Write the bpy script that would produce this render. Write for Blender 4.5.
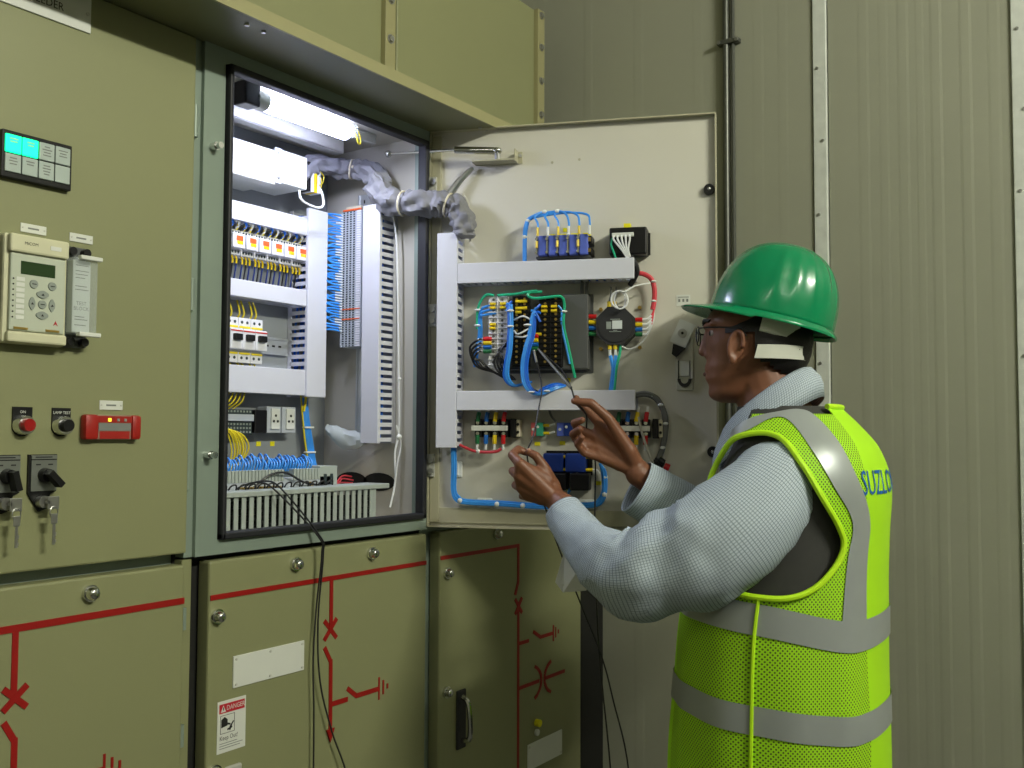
import bpy, bmesh, math, random
from mathutils import Vector, Matrix, noise

for o in list(bpy.data.objects):
    bpy.data.objects.remove(o)
SC = bpy.context.scene
COL = SC.collection
random.seed(7)
R = math.radians

# ------------------------------------------------------------------ camera
cam_d = bpy.data.cameras.new('camera')
cam = bpy.data.objects.new('camera', cam_d)
COL.objects.link(cam)
cam_d.sensor_fit = 'HORIZONTAL'
cam_d.sensor_width = 36.0
cam_d.lens = 36.0 * 1000.0 / 1024.0
cam_d.clip_start = 0.05
YAW, PITCH, ROLL = R(56.216), R(2.92), R(0.24)
fw = Vector((math.sin(YAW) * math.cos(PITCH), math.cos(YAW) * math.cos(PITCH), math.sin(PITCH)))
rt0 = Vector((math.cos(YAW), -math.sin(YAW), 0))
up0 = rt0.cross(fw)
rt = rt0 * math.cos(ROLL) + up0 * math.sin(ROLL)
up = -rt0 * math.sin(ROLL) + up0 * math.cos(ROLL)
cam.matrix_world = Matrix(((rt.x, up.x, -fw.x, -1.685), (rt.y, up.y, -fw.y, -1.335), (rt.z, up.z, -fw.z, 1.40), (0, 0, 0, 1)))
SC.camera = cam

# ------------------------------------------------------------------ world, exposure
w = bpy.data.worlds.new('world')
SC.world = w
w.use_nodes = True
w.node_tree.nodes['Background'].inputs['Color'].default_value = (0.5, 0.55, 0.5, 1)
w.node_tree.nodes['Background'].inputs['Strength'].default_value = 0.05
SC.view_settings.view_transform = 'Standard'
SC.view_settings.look = 'None'
SC.view_settings.gamma = 1.0
SC.view_settings.use_curve_mapping = False
SC.view_settings.exposure = 0.0

# batten lights high on the wall facing the switchgear, and an added fill light on the ceiling: (x, y, z, length)
ROOM_Z = 3.3
STRIPS = [(-2.6, -3.2, 3.08, 1.2), (-0.75, -3.2, 3.08, 0.9), (-3.6, -1.0, 3.3, 1.2)]  # last entry is an added lamp, brightening from the left
STRIP_W = [11.0, 73.0, 8.0]
WALL_Y = -3.2
for (sx, sy, sz, sl), pw in zip(STRIPS, STRIP_W):
    ld = bpy.data.lights.new('room_and_fill_light', 'AREA')
    ld.shape = 'RECTANGLE'
    ld.size, ld.size_y = sl, 0.10
    ld.energy = pw
    ld.color = (1.0, 1.0, 0.85)
    lo = bpy.data.objects.new('room_and_fill_light', ld)
    on_wall = sz < ROOM_Z
    lo.location = (sx, sy + 0.10, sz) if on_wall else (sx, sy, sz - 0.095)
    lo.rotation_euler = (R(80), 0, 0) if on_wall else (0, 0, 0)
    COL.objects.link(lo)

# ------------------------------------------------------------------ materials
def lin(c):
    return tuple((x / 255 / 12.92) if x / 255 <= 0.04045 else ((x / 255 + 0.055) / 1.055) ** 2.4 for x in c) + (1.0,)

MATS = {}
def mat(name, rgb, rough=0.5, metal=0.0, var=0.05, scale=30.0, bump=0.0, bscale=400.0, coat=0.0, emit=None, estr=0.0, alpha=1.0, trans=0.0, spec=0.5):
    m = bpy.data.materials.new(name)
    m.use_nodes = True
    nt = m.node_tree
    b = nt.nodes['Principled BSDF']
    b.inputs['Roughness'].default_value = rough
    b.inputs['Metallic'].default_value = metal
    b.inputs['Specular IOR Level'].default_value = spec
    if coat:
        b.inputs['Coat Weight'].default_value = coat
        b.inputs['Coat Roughness'].default_value = 0.12
    base = lin(rgb)
    tc = nt.nodes.new('ShaderNodeTexCoord')
    if var > 0:
        nz = nt.nodes.new('ShaderNodeTexNoise')
        nz.inputs['Scale'].default_value = scale
        nz.inputs['Detail'].default_value = 4
        nt.links.new(tc.outputs['Object'], nz.inputs['Vector'])
        mx = nt.nodes.new('ShaderNodeMix')
        mx.data_type = 'RGBA'
        mx.inputs[6].default_value = tuple(x * (1 - var) for x in base[:3]) + (1,)
        mx.inputs[7].default_value = tuple(min(1, x * (1 + var)) for x in base[:3]) + (1,)
        nt.links.new(nz.outputs['Fac'], mx.inputs[0])
        nt.links.new(mx.outputs[2], b.inputs['Base Color'])
    else:
        b.inputs['Base Color'].default_value = base
    if bump > 0:
        nb = nt.nodes.new('ShaderNodeTexNoise')
        nb.inputs['Scale'].default_value = bscale
        nt.links.new(tc.outputs['Object'], nb.inputs['Vector'])
        bp = nt.nodes.new('ShaderNodeBump')
        bp.inputs['Strength'].default_value = bump
        bp.inputs['Distance'].default_value = 0.001
        nt.links.new(nb.outputs['Fac'], bp.inputs['Height'])
        nt.links.new(bp.outputs['Normal'], b.inputs['Normal'])
    if emit:
        b.inputs['Emission Color'].default_value = lin(emit)
        b.inputs['Emission Strength'].default_value = estr
    if alpha < 1:
        b.inputs['Alpha'].default_value = alpha
    if trans:
        b.inputs['Transmission Weight'].default_value = trans
        b.inputs['IOR'].default_value = 1.3
    MATS[name] = m
    return m

mat('olive', (136, 138, 100), 0.42, var=0.04, scale=6, bump=0.12)
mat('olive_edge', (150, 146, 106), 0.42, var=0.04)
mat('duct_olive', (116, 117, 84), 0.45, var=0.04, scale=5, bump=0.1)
mat('frame_grey', (136, 150, 138), 0.4, metal=0.15, var=0.08, scale=14)
mat('liner', (188, 184, 170), 0.5, var=0.04, scale=8)
mat('plate_grey', (150, 155, 158), 0.45, metal=0.2, var=0.05, scale=10)
mat('door_in', (206, 203, 190), 0.42, var=0.03, scale=6, bump=0.08)
mat('door_lip', (176, 172, 146), 0.45, var=0.04)
mat('rubber', (26, 27, 32), 0.6, var=0.1)
mat('gap', (22, 22, 18), 0.8, var=0)
mat('wallp', (156, 157, 140), 0.5, metal=0.0, var=0.06, scale=4, bump=0.05, bscale=60)
mat('galv', (216, 220, 214), 0.45, metal=0.1, var=0.16, scale=40)
mat('conduit', (96, 98, 92), 0.4, metal=0.6, var=0.1)
mat('floor', (84, 84, 80), 0.6, var=0.12, scale=8)
mat('ceil', (205, 204, 190), 0.8, var=0.03)
mat('roomwall', (172, 172, 152), 0.6, var=0.03)
mat('chrome', (215, 216, 214), 0.18, metal=1.0, var=0.03)
mat('steel', (180, 180, 178), 0.3, metal=0.9, var=0.1, scale=60)
mat('zinc', (200, 200, 192), 0.38, metal=0.3, var=0.1, scale=60)
mat('red_tape', (148, 16, 12), 0.45, var=0.06)
mat('white_plate', (214, 216, 208), 0.45, var=0.03)
mat('print_black', (30, 32, 30), 0.6, var=0)
mat('print_grey', (120, 124, 120), 0.6, var=0)
mat('danger_red', (188, 24, 44), 0.5, var=0.03)
mat('black', (15, 15, 16), 0.42, var=0.08, spec=0.35)
mat('black_soft', (38, 38, 38), 0.6, var=0.08)
mat('relay_body', (206, 204, 172), 0.5, var=0.03)
mat('relay_face', (186, 192, 174), 0.5, var=0.02)
mat('lcd', (38, 62, 30), 0.25, var=0.04)
mat('key_grey', (140, 148, 140), 0.5, var=0.03)
mat('lamp_off', (172, 184, 178), 0.35, var=0.03)
mat('lamp_on', (10, 210, 150), 0.4, var=0, emit=(0, 250, 160), estr=1.9)
mat('clear', (205, 215, 215), 0.12, var=0, alpha=0.32)
mat('paper', (205, 212, 208), 0.6, var=0.02)
mat('btn_red', (150, 12, 14), 0.3, var=0.05, coat=0.4)
mat('ind_red', (158, 26, 16), 0.45, var=0.05)
mat('ind_win', (150, 120, 104), 0.25, var=0.05)
mat('led_yellow', (250, 230, 60), 0.4, var=0, emit=(255, 235, 60), estr=1.0)
mat('switch_plate', (130, 134, 128), 0.35, metal=0.5, var=0.06)
mat('pvc', (208, 209, 217), 0.42, var=0.02, scale=8)
mat('pvc_grey', (168, 176, 170), 0.45, var=0.03, scale=8)
mat('pvc_in', (176, 180, 188), 0.5, var=0.03)
mat('wire_blue', (28, 104, 214), 0.4, var=0.12, scale=80)
mat('wire_lblue', (60, 150, 236), 0.4, var=0.1, scale=80)
mat('wire_navy', (24, 46, 110), 0.5, var=0.15, scale=80)
mat('wire_green', (40, 176, 130), 0.4, var=0.1)
mat('wire_yellow', (226, 206, 40), 0.4, var=0.1)
mat('wire_black', (30, 30, 32), 0.45, var=0.1)
mat('wire_grey', (98, 100, 98), 0.45, var=0.1)
mat('wire_white', (222, 224, 222), 0.45, var=0.04)
mat('wire_red', (204, 62, 72), 0.45, var=0.08)
mat('lug_yellow', (226, 196, 20), 0.4, var=0.05)
mat('lug_red', (196, 22, 26), 0.4, var=0.05)
mat('lug_blue', (22, 96, 176), 0.4, var=0.05)
mat('lug_green', (24, 100, 56), 0.4, var=0.05)
mat('tie', (230, 232, 228), 0.5, var=0.02)
mat('tag_yellow', (236, 226, 20), 0.5, var=0.03)
mat('din', (196, 200, 200), 0.3, metal=0.6, var=0.05)
mat('term_grey', (182, 188, 196), 0.5, var=0.05)
mat('term_dark', (46, 58, 60), 0.5, var=0.1)
mat('term_white', (222, 222, 226), 0.45, var=0.02)
mat('orange_win', (216, 92, 40), 0.4, var=0.05)
mat('mod_blue', (82, 102, 196), 0.4, var=0.08)
mat('mod_navy', (14, 50, 130), 0.4, var=0.08)
mat('mod_green', (48, 150, 120), 0.45, var=0.05)
mat('mod_red', (196, 92, 92), 0.45, var=0.05)
mat('dark_box', (80, 82, 80), 0.5, var=0.05)
mat('cream', (214, 206, 180), 0.5, var=0.05)
mat('brass', (190, 160, 90), 0.3, metal=0.9, var=0.06)
mat('sleeve_grey', (122, 122, 126), 0.6, var=0.16, scale=50, bump=0.4, bscale=160)
mat('tube_glow', (255, 255, 255), 0.4, var=0, emit=(206, 212, 255), estr=34.0)
mat('strip_glow', (255, 255, 255), 0.4, var=0, emit=(255, 252, 230), estr=6.0)
mat('skin', (122, 78, 54), 0.48, var=0.12, scale=26, bump=0.18, bscale=500)
mat('eye_white', (150, 138, 128), 0.3, var=0)
mat('lip', (92, 52, 44), 0.45, var=0.1)
mat('skin_pale', (176, 130, 110), 0.4, var=0.06)
mat('hair', (17, 15, 14), 0.5, var=0.2, scale=200, bump=0.6, bscale=900)
mat('helmet', (6, 132, 84), 0.26, var=0.04, scale=12, coat=0.35)
mat('strap_white', (206, 208, 196), 0.5, var=0.04)
mat('waistcoat', (56, 56, 54), 0.85, var=0.12, scale=60, bump=0.3)
mat('lime', (176, 236, 20), 0.6, var=0.04, scale=20)
mat('lime_edge', (196, 246, 30), 0.55, var=0.04)
mat('reflect', (164, 170, 170), 0.38, metal=0.25, var=0.05, scale=30)
mat('logo_blue', (16, 96, 170), 0.5, var=0.05)
mat('trouser', (52, 54, 60), 0.85, var=0.1)
mat('shoe', (28, 24, 22), 0.45, var=0.1)
mat('lens', (200, 215, 210), 0.05, var=0, alpha=0.22)

def shirt_material():
    # fine blue-grey window check woven on the cloth (UV in metres)
    m = bpy.data.materials.new('shirt')
    m.use_nodes = True
    nt = m.node_tree
    b = nt.nodes['Principled BSDF']
    b.inputs['Roughness'].default_value = 0.8
    uv = nt.nodes.new('ShaderNodeUVMap')
    sep = nt.nodes.new('ShaderNodeSeparateXYZ')
    nt.links.new(uv.outputs['UV'], sep.inputs[0])
    outs = []
    for ax, pitch in (('X', 0.0048), ('Y', 0.0048)):
        d = nt.nodes.new('ShaderNodeMath'); d.operation = 'DIVIDE'; d.inputs[1].default_value = pitch
        nt.links.new(sep.outputs[ax], d.inputs[0])
        fr = nt.nodes.new('ShaderNodeMath'); fr.operation = 'FRACT'
        nt.links.new(d.outputs[0], fr.inputs[0])
        lt = nt.nodes.new('ShaderNodeMath'); lt.operation = 'LESS_THAN'; lt.inputs[1].default_value = 0.2
        nt.links.new(fr.outputs[0], lt.inputs[0])
        outs.append(lt)
    ad = nt.nodes.new('ShaderNodeMath'); ad.operation = 'MAXIMUM'
    nt.links.new(outs[0].outputs[0], ad.inputs[0]); nt.links.new(outs[1].outputs[0], ad.inputs[1])
    mx = nt.nodes.new('ShaderNodeMix'); mx.data_type = 'RGBA'
    mx.inputs[6].default_value = lin((186, 198, 209)); mx.inputs[7].default_value = lin((116, 130, 140))
    nt.links.new(ad.outputs[0], mx.inputs[0])
    nt.links.new(mx.outputs[2], b.inputs['Base Color'])
    MATS['shirt'] = m
shirt_material()

def net_material():
    # knitted lime net: darker open cells in a staggered grid (UV in metres)
    m = bpy.data.materials.new('lime_net')
    m.use_nodes = True
    nt = m.node_tree
    b = nt.nodes['Principled BSDF']
    b.inputs['Roughness'].default_value = 0.65
    uv = nt.nodes.new('ShaderNodeUVMap')
    mp = nt.nodes.new('ShaderNodeMapping')
    mp.inputs['Rotation'].default_value = (0, 0, R(45))
    mp.inputs['Scale'].default_value = (1 / 0.0056, 1 / 0.0056, 1)
    nt.links.new(uv.outputs['UV'], mp.inputs['Vector'])
    sep = nt.nodes.new('ShaderNodeSeparateXYZ')
    nt.links.new(mp.outputs[0], sep.inputs[0])
    sq = []
    for ax in 'XY':
        fr = nt.nodes.new('ShaderNodeMath'); fr.operation = 'FRACT'
        nt.links.new(sep.outputs[ax], fr.inputs[0])
        sb = nt.nodes.new('ShaderNodeMath'); sb.operation = 'SUBTRACT'; sb.inputs[1].default_value = 0.5
        nt.links.new(fr.outputs[0], sb.inputs[0])
        ml = nt.nodes.new('ShaderNodeMath'); ml.operation = 'MULTIPLY'
        nt.links.new(sb.outputs[0], ml.inputs[0]); nt.links.new(sb.outputs[0], ml.inputs[1])
        sq.append(ml)
    ad = nt.nodes.new('ShaderNodeMath'); ad.operation = 'ADD'
    nt.links.new(sq[0].outputs[0], ad.inputs[0]); nt.links.new(sq[1].outputs[0], ad.inputs[1])
    lt = nt.nodes.new('ShaderNodeMath'); lt.operation = 'LESS_THAN'; lt.inputs[1].default_value = 0.085
    nt.links.new(ad.outputs[0], lt.inputs[0])
    mx = nt.nodes.new('ShaderNodeMix'); mx.data_type = 'RGBA'
    mx.inputs[6].default_value = lin((168, 226, 22)); mx.inputs[7].default_value = lin((74, 104, 18))
    nt.links.new(lt.outputs[0], mx.inputs[0])
    nt.links.new(mx.outputs[2], b.inputs['Base Color'])
    MATS['lime_net'] = m
net_material()

# ------------------------------------------------------------------ mesh helpers
def catmull(pts, sub):
    P = [Vector(p) for p in pts]
    if len(P) < 3:
        return P
    out = []
    for i in range(len(P) - 1):
        p0 = P[i - 1] if i > 0 else P[0] * 2 - P[1]
        p1, p2 = P[i], P[i + 1]
        p3 = P[i + 2] if i + 2 < len(P) else P[-1] * 2 - P[-2]
        for k in range(sub):
            t = k / sub
            out.append(0.5 * ((2 * p1) + (p2 - p0) * t + (2 * p0 - 5 * p1 + 4 * p2 - p3) * t * t + (3 * p1 - p0 - 3 * p2 + p3) * t ** 3))
    out.append(P[-1])
    return out

class MB:
    def __init__(self):
        self.v, self.f = [], []
    def add(self, vs, fs):
        o = len(self.v)
        self.v += [tuple(x) for x in vs]
        self.f += [tuple(i + o for i in q) for q in fs]
        return self
    def box(self, x0, x1, y0, y1, z0, z1, bev=0.0):
        if x1 < x0: x0, x1 = x1, x0
        if y1 < y0: y0, y1 = y1, y0
        if z1 < z0: z0, z1 = z1, z0
        if bev <= 0:
            return self.add([(x, y, z) for x in (x0, x1) for y in (y0, y1) for z in (z0, z1)],
                            [(0, 1, 3, 2), (4, 6, 7, 5), (0, 4, 5, 1), (2, 3, 7, 6), (0, 2, 6, 4), (1, 5, 7, 3)])
        bev = min(bev, (x1 - x0) * .45, (y1 - y0) * .45, (z1 - z0) * .45)
        bm = bmesh.new()
        bmesh.ops.create_cube(bm, size=1)
        for q in bm.verts:
            q.co = Vector((x0 + (q.co.x + .5) * (x1 - x0), y0 + (q.co.y + .5) * (y1 - y0), z0 + (q.co.z + .5) * (z1 - z0)))
        bmesh.ops.bevel(bm, geom=bm.edges[:], offset=bev, segments=2, profile=.5, affect='EDGES')
        bm.verts.index_update()
        self.add([q.co for q in bm.verts], [[q.index for q in fc.verts] for fc in bm.faces])
        bm.free()
        return self
    def bc(self, c, s, bev=0.0):
        return self.box(c[0] - s[0] / 2, c[0] + s[0] / 2, c[1] - s[1] / 2, c[1] + s[1] / 2, c[2] - s[2] / 2, c[2] + s[2] / 2, bev)
    def ring_loft(self, rings, closed=True, cap0=True, cap1=True):
        n = len(rings[0])
        vs = [p for rg in rings for p in rg]
        fs = []
        for i in range(len(rings) - 1):
            for k in range(n if closed else n - 1):
                a, b = i * n + k, i * n + (k + 1) % n
                fs.append((a, b, b + n, a + n))
        if closed and cap0: fs.append(tuple(reversed(range(n))))
        if closed and cap1: fs.append(tuple(range((len(rings) - 1) * n, len(rings) * n)))
        return self.add(vs, fs)
    def tube(self, pts, r, n=6, sub=4, r1=None):
        P = catmull(pts, sub) if sub > 1 else [Vector(p) for p in pts]
        rings = []
        t = (P[1] - P[0]).normalized()
        a = t.orthogonal().normalized()
        for i, p in enumerate(P):
            t2 = (P[min(i + 1, len(P) - 1)] - P[max(i - 1, 0)])
            if t2.length > 1e-9:
                t2.normalize()
                q = t.rotation_difference(t2)
                a = (q @ a).normalized()
                t = t2
            b = t.cross(a)
            rr = r if r1 is None else r + (r1 - r) * i / (len(P) - 1)
            rings.append([p + (a * math.cos(k * 2 * math.pi / n) + b * math.sin(k * 2 * math.pi / n)) * rr for k in range(n)])
        return self.ring_loft(rings)
    def cyl(self, p0, p1, r0, r1=None, n=12):
        return self.tube([p0, p1], r0, n, 1, r0 if r1 is None else r1)
    def ball(self, c, rad, n=12, m=8, R3=None):
        c = Vector(c)
        if not hasattr(rad, '__len__'): rad = (rad,) * 3
        rings = []
        for i in range(m + 1):
            th = math.pi * min(max(i / m, .004), .996)
            rings.append([])
            for k in range(n):
                p = Vector((rad[0] * math.sin(th) * math.cos(2 * math.pi * k / n), rad[1] * math.sin(th) * math.sin(2 * math.pi * k / n), -rad[2] * math.cos(th)))
                if R3: p = R3 @ p
                rings[-1].append(c + p)
        return self.ring_loft(rings)
    def prism(self, poly, y0, y1):
        # polygon in x-z, extruded along y
        n = len(poly)
        vs = [(x, y0, z) for x, z in poly] + [(x, y1, z) for x, z in poly]
        fs = [tuple(range(n)), tuple(reversed(range(n, 2 * n)))]
        fs += [(k, k + n, (k + 1) % n + n, (k + 1) % n) for k in range(n)]
        return self.add(vs, fs)
    def bar(self, a, b, wdt, y0, y1):
        # flat bar in the x-z plane from a to b
        a, b = Vector(a), Vector(b)
        d = (b - a).normalized()
        q = Vector((-d.y, d.x)) * wdt / 2
        return self.prism([tuple(a + q), tuple(b + q), tuple(b - q), tuple(a - q)], y0, y1)
    def mesh(self, name, smooth=False, uv=None):
        me = bpy.data.meshes.new(name)
        me.from_pydata(self.v, [], self.f)
        me.update()
        bm = bmesh.new(); bm.from_mesh(me)
        bmesh.ops.recalc_face_normals(bm, faces=bm.faces)
        bm.to_mesh(me); bm.free()
        if smooth:
            me.polygons.foreach_set('use_smooth', [True] * len(me.polygons))
            try:
                me.set_sharp_from_angle(angle=R(40))
            except Exception:
                pass
        return me
    def build(self, name, m, parent=None, smooth=False, loc=None, rz=None, label=None):
        me = self.mesh(name, smooth)
        me.materials.append(MATS[m])
        return put(name, me, parent, loc, rz, label)

def put(name, me, parent=None, loc=None, rz=None, label=None):
    o = bpy.data.objects.new(name, me)
    COL.objects.link(o)
    if parent: o.parent = parent
    if loc: o.location = loc
    if rz: o.rotation_euler = (0, 0, rz)
    if label: o['label'] = label
    return o

def tag(o, label, cat, group=None):
    o['label'] = label; o['category'] = cat
    if group: o['group'] = group
    return o
def struct(o, label=None, cat=None):
    o['kind'] = 'structure'
    if label: o['label'] = label
    if cat: o['category'] = cat
    return o
def stuff(o):
    o['kind'] = 'stuff'
    return o

DOOR_A = R(-69.0)
SIDE_A = R(-90.0)
SIDE_X = -0.015          # right inner wall of the open compartment
def thing(name, label, cat, loc=(0, 0, 0), rz=0.0, group=None):
    e = bpy.data.objects.new(name, None)
    e.empty_display_size = 0.02
    COL.objects.link(e)
    e.location = loc; e.rotation_euler = (0, 0, rz)
    return tag(e, label, cat, group)
def on_door(name, label, cat, u, z, group=None, y=0.0):
    # local x along the open door, -y out of its inner face, z up
    c, s = math.cos(DOOR_A), math.sin(DOOR_A)
    return thing(name, label, cat, (u * c - y * s, u * s + y * c, z), DOOR_A, group)
def on_side(name, label, cat, yy, z, group=None):
    return thing(name, label, cat, (SIDE_X, yy, z), SIDE_A, group)
def D(u, z, wout):
    # world point on the open door: u along, z height, wout in front of the inner face
    c, s = math.cos(DOOR_A), math.sin(DOOR_A)
    return (u * c + wout * s, u * s - wout * c, z)

def text_mesh(s, size, align='CENTER', squeeze=1.0):
    cu = bpy.data.curves.new('lettering', 'FONT')
    cu.body = s; cu.size = size; cu.align_x = align; cu.align_y = 'CENTER'
    cu.resolution_u = 2
    to = bpy.data.objects.new('lettering', cu)
    COL.objects.link(to)
    bpy.context.view_layer.update()
    dg = bpy.context.evaluated_depsgraph_get()
    me = bpy.data.meshes.new_from_object(to.evaluated_get(dg))
    for q in me.vertices:
        q.co = Vector((q.co.x * squeeze, 0, q.co.y))
    bpy.data.objects.remove(to)
    me.materials.clear()
    return me
def text(s, size, m, parent, loc, align='CENTER', squeeze=1.0):
    me = text_mesh(s, size, align, squeeze)
    me.materials.append(MATS[m])
    return put('lettering', me, parent, loc)
# ================================================================== THE ROOM
WX = 0.80
struct(MB().box(-5.0, WX, WALL_Y, 1.4, -0.1, 0.0).build('floor', 'floor'), 'grey floor of the switch room', 'floor')
struct(MB().box(-5.0, WX, WALL_Y, 1.4, ROOM_Z, ROOM_Z + 0.1).build('ceiling', 'ceil'), 'pale ceiling of the switch room', 'ceiling')
struct(MB().box(-5.0, WX, 1.4, 1.5, 0, ROOM_Z).build('wall_back', 'roomwall'), 'plain wall behind the switchgear', 'wall')
struct(MB().box(-5.0, WX, WALL_Y - .1, WALL_Y, 0, ROOM_Z).build('wall_front', 'roomwall'), 'plain wall facing the switchgear', 'wall')
struct(MB().box(-5.1, -5.0, WALL_Y, 1.4, 0, ROOM_Z).build('wall_left', 'roomwall'), 'plain wall at the far left end', 'wall')
wall = struct(MB().box(WX, WX + 0.08, WALL_Y, 1.4, 0, ROOM_Z).build('wall_right', 'wallp'), 'ribbed grey green metal sheet wall behind the worker', 'wall')
def wall_sheet(y0, y1, ribs):
    # pressed metal sheet: flat with narrow raised ribs, standing on the wall face
    prof = [(y0, 0.012)]
    for (ry, wd, hgt) in sorted(ribs):
        prof += [(ry - wd, 0.012), (ry - wd * .55, 0.012 + hgt), (ry + wd * .55, 0.012 + hgt), (ry + wd, 0.012)]
    prof.append((y1, 0.012))
    vs = [(WX - d, y, z) for z in (0.0, ROOM_Z) for y, d in prof] + [(WX, y, z) for z in (0.0, ROOM_Z) for y in (y0, y1)]
    n = len(prof)
    fs = [(i, i + 1, i + 1 + n, i + n) for i in range(n - 1)]
    b = 2 * n
    fs += [(0, n, b + 2, b), (n - 1, b + 1, b + 3, 2 * n - 1)]
    o = MB().add(vs, fs).build('panel', 'wallp', wall)
    return o
rib = lambda a, b, st: [(a + st * k, 0.016, 0.0004) for k in range(int((b - a) / st + .5))]
wall_sheet(-0.585, 1.39, [(-0.278, .016, .0003), (-0.444, .016, .0003), (-0.51, .014, .0003)] + rib(-0.1, 1.3, 0.16))
wall_sheet(-1.035, -0.625, [(-0.71, .014, .0004), (-0.757, .012, .0003), (-0.802, .014, .0004), (-0.84, .010, .0003), (-0.876, .014, .0006), (-0.94, .014, .0006), (-1.0, .014, .0004)])
wall_sheet(-1.50, -1.075, rib(-1.44, -1.1, 0.066))
wall_sheet(WALL_Y + .01, -1.54, rib(-3.1, -1.6, 0.066))
BOLT = MB().cyl((0, 0, 0), (-0.003, 0, 0), 0.0045, 0.0035, 8).mesh('bolt', True)
BOLT.materials.append(MATS['steel'])
for i, (y0, y1) in enumerate(((-0.622, -0.588), (-1.074, -1.036), (-1.538, -1.502))):
    t = struct(MB().box(WX - 0.018, WX, y0, y1, 0, ROOM_Z, 0.002).build('trim_%d' % (i + 1), 'galv'),
               ['galvanised joint strip on the wall right behind the green hard hat', 'galvanised joint strip at the right edge of the picture', 'galvanised joint strip further along the ribbed wall'][i], 'trim')
    for k in range(16):
        put('bolt', BOLT, t, (WX - 0.018, (y0 + y1) / 2 + (-.006 if k % 2 else .006), 0.10 + k * 0.185))
cd = thing('conduit_pipe', 'thin dark steel conduit running up the wall beside the open door', 'pipe', (WX - 0.012, -0.368, 0))
MB().tube([(-0.012, 0.006, 0), (-0.012, 0.006, ROOM_Z)], 0.0085, 10, 1).build('pipe', 'conduit', cd, True)
MB().tube([(-0.010, -0.013, 0), (-0.010, -0.013, ROOM_Z)], 0.005, 8, 1).build('pipe', 'conduit', cd, True)
for zz in (0.7, 1.55, 2.435):
    s = MB().box(-0.022, 0.0, -0.032, 0.028, zz - 0.006, zz + 0.006, 0.002).build('clamp', 'conduit', cd)
    for yy in (-0.026, 0.022): MB().cyl((-0.025, yy, zz), (-0.021, yy, zz), 0.005, n=8).build('screw', 'steel', s)
for i, (sx, sy, sz, sl) in enumerate(STRIPS):
    wl_ = sz < ROOM_Z
    t = thing('batten_and_fill_light', ['batten light high on the wall behind the camera, leftmost', 'batten light high on the wall behind the camera, rightmost', 'added fill light on the ceiling left of the camera'][i], 'light', (sx, sy, sz))
    if wl_: MB().box(-sl / 2 - .03, sl / 2 + .03, 0, .055, -.05, .05, .006).build('housing', 'white_plate', t)
    else: MB().box(-sl / 2 - .03, sl / 2 + .03, -.075, .075, -.055, 0.0, .006).build('housing', 'white_plate', t)
    ty, tz = (.072, 0) if wl_ else (0, -.07)
    MB().tube([(-sl / 2, ty, tz), (sl / 2, ty, tz)], .014, 10, 1).build('tube', 'strip_glow', t, True)

# ================================================================== SWITCHGEAR
ZS, ZT = 1.200, 2.054          # sill and top of the low voltage compartment
KNOB = MB().cyl((0, 0, 0), (0, -0.006, 0), 0.0125, n=20).cyl((0, -0.006, 0), (0, -0.014, 0), 0.0105, 0.0085, n=20).ball((0, -0.014, 0), (.0085, .004, .0085), 16, 6).mesh('knob', True)
KNOB.materials.append(MATS['chrome'])
SOCK = MB().cyl((0, -0.0175, 0), (0, -0.0188, 0), 0.0042, n=6).mesh('key_socket'); SOCK.materials.append(MATS['black'])
def knob(parent, x, z, y=0.0, nm='knob'):
    k = put(nm, KNOB, parent, (x, y, z))
    return k
NRED = [0]
def red(parent, a, b, wd=0.0085, y=0.0):
    NRED[0] += 1
    y -= .0002 * (NRED[0] % 5)              # overlapping tapes lie on one another
    return MB().bar(a, b, wd, y - 0.0012, y + 0.0005).build('mimic_line', 'red_tape', parent)
def lower_door(cab, x0, x1):
    d = MB().box(x0, x1, 0.0, 0.030, 0.30, 1.190, 0.004).build('lower_door', 'olive', cab)
    return d

# ---- left cabinet
cabL = thing('switchgear_cabinet', 'olive green switchgear cabinet with closed instrument door at the left edge', 'cabinet')
MB().box(-1.262, -0.634, 0.032, 1.20, 0.0, ZT).build('body', 'frame_grey', cabL)
MB().box(-1.240, -0.629, 0.0, 0.030, 1.208, ZT - 0.001, 0.003).build('upper_door', 'olive', cabL)
dl = lower_door(cabL, -1.240, -0.631)
knob(dl, -0.800, 1.166); knob(dl, -1.06, 1.166)
red(dl, (-1.235, 1.132), (-0.632, 1.133), 0.010)
red(dl, (-0.911, 1.130), (-0.911, 1.040), 0.009)
red(dl, (-0.926, 1.053), (-0.892, 1.023), 0.009); red(dl, (-0.892, 1.053), (-0.926, 1.023), 0.009)
red(dl, (-0.924, 1.008), (-0.908, 0.980), 0.009); red(dl, (-0.908, 0.984), (-0.908, 0.80), 0.009)
red(dl, (-0.905, 0.905), (-0.86, 0.905)); red(dl, (-0.86, 0.925), (-0.835, 0.905)); red(dl, (-0.835, 0.905), (-0.770, 0.905))
for k, h in enumerate((.022, .014, .006)):
    red(dl, (-0.769 + k * .013, .905 - h), (-0.769 + k * .013, .905 + h), .004)
for z0, z1 in ((1.888, 1.941), (1.601, 1.654), (1.309, 1.366)):
    MB().cyl((-0.6265, 0.004, z0), (-0.6265, 0.004, z1), 0.0048, n=10).build('hinge', 'frame_grey', cabL, True)
for z0 in (1.085, 0.90, 0.55):
    MB().cyl((-0.6275, 0.006, z0), (-0.6275, 0.006, z0 + .035), 0.0045, n=10).build('hinge', 'frame_grey', cabL, True)

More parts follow.
